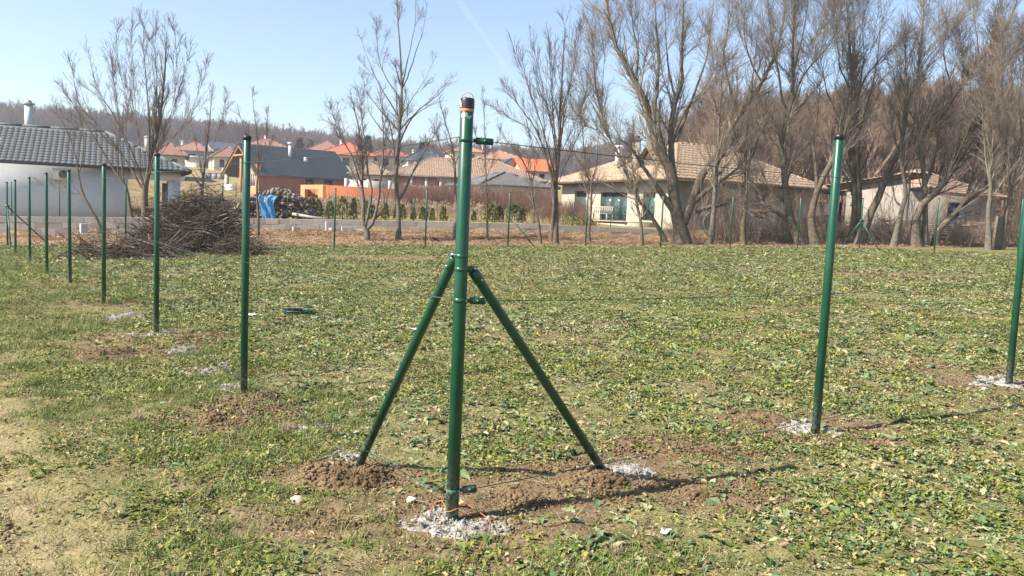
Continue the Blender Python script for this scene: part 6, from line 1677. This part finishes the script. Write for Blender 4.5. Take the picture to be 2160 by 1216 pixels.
zone('bare_thicket', BK, 430, (835, 1160), (47, 60), lambda px, Y, x, y: (sline(x, y) > 5) * np.interp(px, [800, 850, 1000, 1120, 1160], [.3, 1, 1, .8, .3]), 'reddish bare thicket behind the thuja row', .45, .75)
zone('bare_garden_shrubs', BK, 40, (1120, 1225), (43, 52), lambda px, Y, x, y: (sline(x, y) > 1.5) * 1.0, 'thin bare shrubs left of the villa', .35, .6)
UK = [bush(90 + k, 30, 1.4, 'forest', 160, .7) for k in range(3)]
n = 170; x = rng.uniform(6, 34, n); y = rng.uniform(36, 48, n); k = (sline(x, y) < -1) | (x > 21); x, y = x[k], y[k]; n = len(x)
sc = rng.uniform(.4, 1.1, n)
scatter('bare_undergrowth', np.stack([x, y, terrain(x, y) - .03], 1), np.stack([rng.normal(0, .2, n), rng.normal(0, .2, n), rng.uniform(0, 6.28, n)], 1), np.repeat(sc[:, None], 3, 1), rng.integers(0, 3, n), UK, 'bare undergrowth between the right-hand trunks')

SK = [bush(95 + k, 5, 4.2, 'forest', 110, .35) for k in range(3)]
n = 46; x = rng.uniform(7, 30, n); y = rng.uniform(35.5, 45, n); k = (sline(x, y) < -1) | (x > 20); x, y = x[k], y[k]; n = len(x); sc = rng.uniform(.5, 1.1, n)
scatter('bare_saplings', np.stack([x, y, terrain(x, y) - .03], 1), np.stack([rng.normal(0, .15, n), rng.normal(0, .15, n), rng.uniform(0, 6.28, n)], 1), np.repeat(sc[:, None], 3, 1), rng.integers(0, 3, n), SK, 'thin bare saplings growing between the right-hand trunks')

def woodtree(seed, h, mt, n1, n2, n3, rt, lean=.1, crown=.35):
    q = np.random.default_rng(seed); nl = 7
    P0 = np.array([[q.normal(0, .05) * t * h, q.normal(0, .05) * t * h, h * t] for t in np.linspace(0, .92, 12)]); P0[:, :2] = np.cumsum(q.normal(0, .012 * h, (12, 2)), 0) * .6
    R0 = np.linspace(h * .014, .03, 12); P = [P0]; R_ = [R0]
    for k in range(nl):
        i_ = q.integers(3, 8); a = q.uniform(0, 6.28); d = np.array([math.cos(a) * .55, math.sin(a) * .55, 1.]); d /= np.linalg.norm(d); L_ = (h - P0[i_, 2]) * q.uniform(.6, .95); pts = [P0[i_]]
        for j_ in range(11): pts.append(pts[-1] + d * L_ / 11); d = d + q.normal(0, .07, 3) + [0, 0, .03]; d /= np.linalg.norm(d)
        P.append(np.array(pts)); R_.append(np.linspace(R0[i_] * .75, .02, 12))
    P = np.array(P); R_ = np.array(R_)
    C1, r1_ = spawn(P, R_, n1, h * .2, .5, 6, .3, .1, .55, q, .3, rt * 1.8); C2, r2_ = spawn(C1, r1_, n2, h * .11, .55, 5, .3, .1, .6, q, .1, rt * 1.2); C3, r3_ = spawn(C2, r2_, n3, h * .07, .6, 3, .25, .1, .6, q, .1, rt)
    m = MB(); at_ = []
    for C_, r_, k in ((P, R_, 6), (C1, r1_, 4), (C2, r2_, 3), (C3, r3_, 3)):
        V, Q = tubes(C_, r_, k); m.add(V, [Q]); at_.append(np.repeat(q.uniform(0, .4, len(C_)), C_.shape[1] * k))
    return vattr(nmesh('wood_tree', np.concatenate(m.V), [np.concatenate(m.F)], MT[mt]), np.concatenate(at_))
FK = [woodtree(200 + k, 13, 'forest', 60, 320, 1300, .011) for k in range(5)]
n = 1500; x = rng.uniform(-5, 130, n); y = rng.uniform(58, 150, n); ed = x - .10 * y + (fbm(x * .05, y * .05) - .47) * 16
k = rng.random(n) < sstep(4, 14, ed) * np.clip(1.25 - y / 170, .4, 1) ; x, y = x[k], y[k]
k = np.abs(x / y) < .85; x, y = x[k], y[k]; n = len(x)
sc = rng.uniform(.6, 1.02, n) * np.interp(y, [58, 80], [.75, 1])
scatter('wooded_slope', np.stack([x, y, terrain(x, y) - .1], 1), np.stack([rng.normal(0, .05, n), rng.normal(0, .05, n), rng.uniform(0, 6.28, n)], 1), np.repeat(sc[:, None], 3, 1), rng.integers(0, 5, n), FK, 'dense bare brown woods on the slope at the right')
FAK = [woodtree(220 + k, 14, 'farwood', 40, 160, 420, .035) for k in range(5)]
n = 5200; az = rng.uniform(-.66, .30, n); r_ = np.sqrt(rng.uniform(265 ** 2, 540 ** 2, n)); x = r_ * np.tan(az); y = r_
k = (sline(x, y) > 225) & (x < 8 + y * .12) & (rng.random(n) < np.interp(r_, [265, 300, 540], [.5, 1, 1])); x, y = x[k], y[k]; n = len(x)
sc = rng.uniform(.75, 1.15, n)
scatter('far_hill_woods', np.stack([x, y, terrain(x, y) - .3], 1), np.stack([rng.normal(0, .05, n), rng.normal(0, .05, n), rng.uniform(0, 6.28, n)], 1), np.repeat(sc[:, None], 3, 1), rng.integers(0, 5, n), FAK, 'far brown wooded ridge behind the village')
# evergreens among the far houses
for k, (px, py, Y, h, l) in enumerate([(632, 322, 170, 4.5, 'dark evergreen left of the red roof'), (655, 322, 175, 4.0, 'olive evergreen beside the dark evergreen'), (776, 315, 165, 4.0, 'dark evergreen right of the red roof'), (890, 318, 150, 2.2, 'pointed dark evergreen behind the dark hip roof')]):
    p = at(px, py, Y); q = np.random.default_rng(300 + k); n = 900; zz = q.random(n); rad = (1 - zz * .85) * h * .32 * q.uniform(.3, 1.1, n); a = q.uniform(0, 6.28, n)
    base = np.array([p[0], p[1], float(terrain(p[0], p[1]))]); h2 = h + p[2] - base[2] - h * .35; zz2 = h2 - h + zz * h if h2 > h else zz * h2
    t = thing('evergreen_tree', base, l, 'tree', 'evergreens among the far houses')
    MB().tube([base - [0, 0, .3], base + [0, 0, max(h2 * .8, 1)]], [.15, .06], 6).build('trunk', MT['bark'], t)
    C_ = np.stack([rad * np.cos(a), rad * np.sin(a), zz2], 1); d = norm(np.stack([np.cos(a), np.sin(a), q.normal(.2, .4, n)], 1)); s_ = norm(np.cross(d, q.normal(size=(n, 3)))); l_ = q.uniform(.2, .5, n)[:, None]
    V = np.stack([C_ - s_ * l_ * .4, C_ + s_ * l_ * .4, C_ + d * l_], 1).reshape(-1, 3)
    link('crown', vattr(nmesh('crown', V, [np.arange(n * 3).reshape(-1, 3)], MT['thuja' if k == 1 else 'thujadark']), np.repeat(q.random(n), 3)), t)
# ------------------------------------------------------------------ contrail and haze
def volmat(name, col, dens, aniso=0.0):
    m = bpy.data.materials.new(name); m.use_nodes = True; n = m.node_tree.nodes; n.remove(n['Principled BSDF'])
    v = n.new('ShaderNodeVolumePrincipled'); v.inputs['Color'].default_value = (*col, 1); v.inputs['Density'].default_value = dens; v.inputs['Anisotropy'].default_value = aniso
    m.node_tree.links.new(v.outputs[0], n['Material Output'].inputs['Volume']); return m
m = MB(); a = at(925, -60, 4000); b = at(1100, 190, 6500)
m.tube([a, a * .66 + b * .34, a * .33 + b * .67, b], [22, 20, 17, 10], 10)
tag(m.build('contrail', volmat('contrail_vapour', (1, 1, 1), .0006), None, True), 'faint white contrail crossing the blue sky above the corner post', 'contrail')
HZ = 0.0006
m = MB(); m.box((0, 280, 27), (1300, 900, 86))
hz = m.build('haze', volmat('air_haze', (.78, .86, 1.0), HZ, .3)); hz['kind'] = 'stuff'; hz['label'] = 'thin blue haze lying over the whole valley'
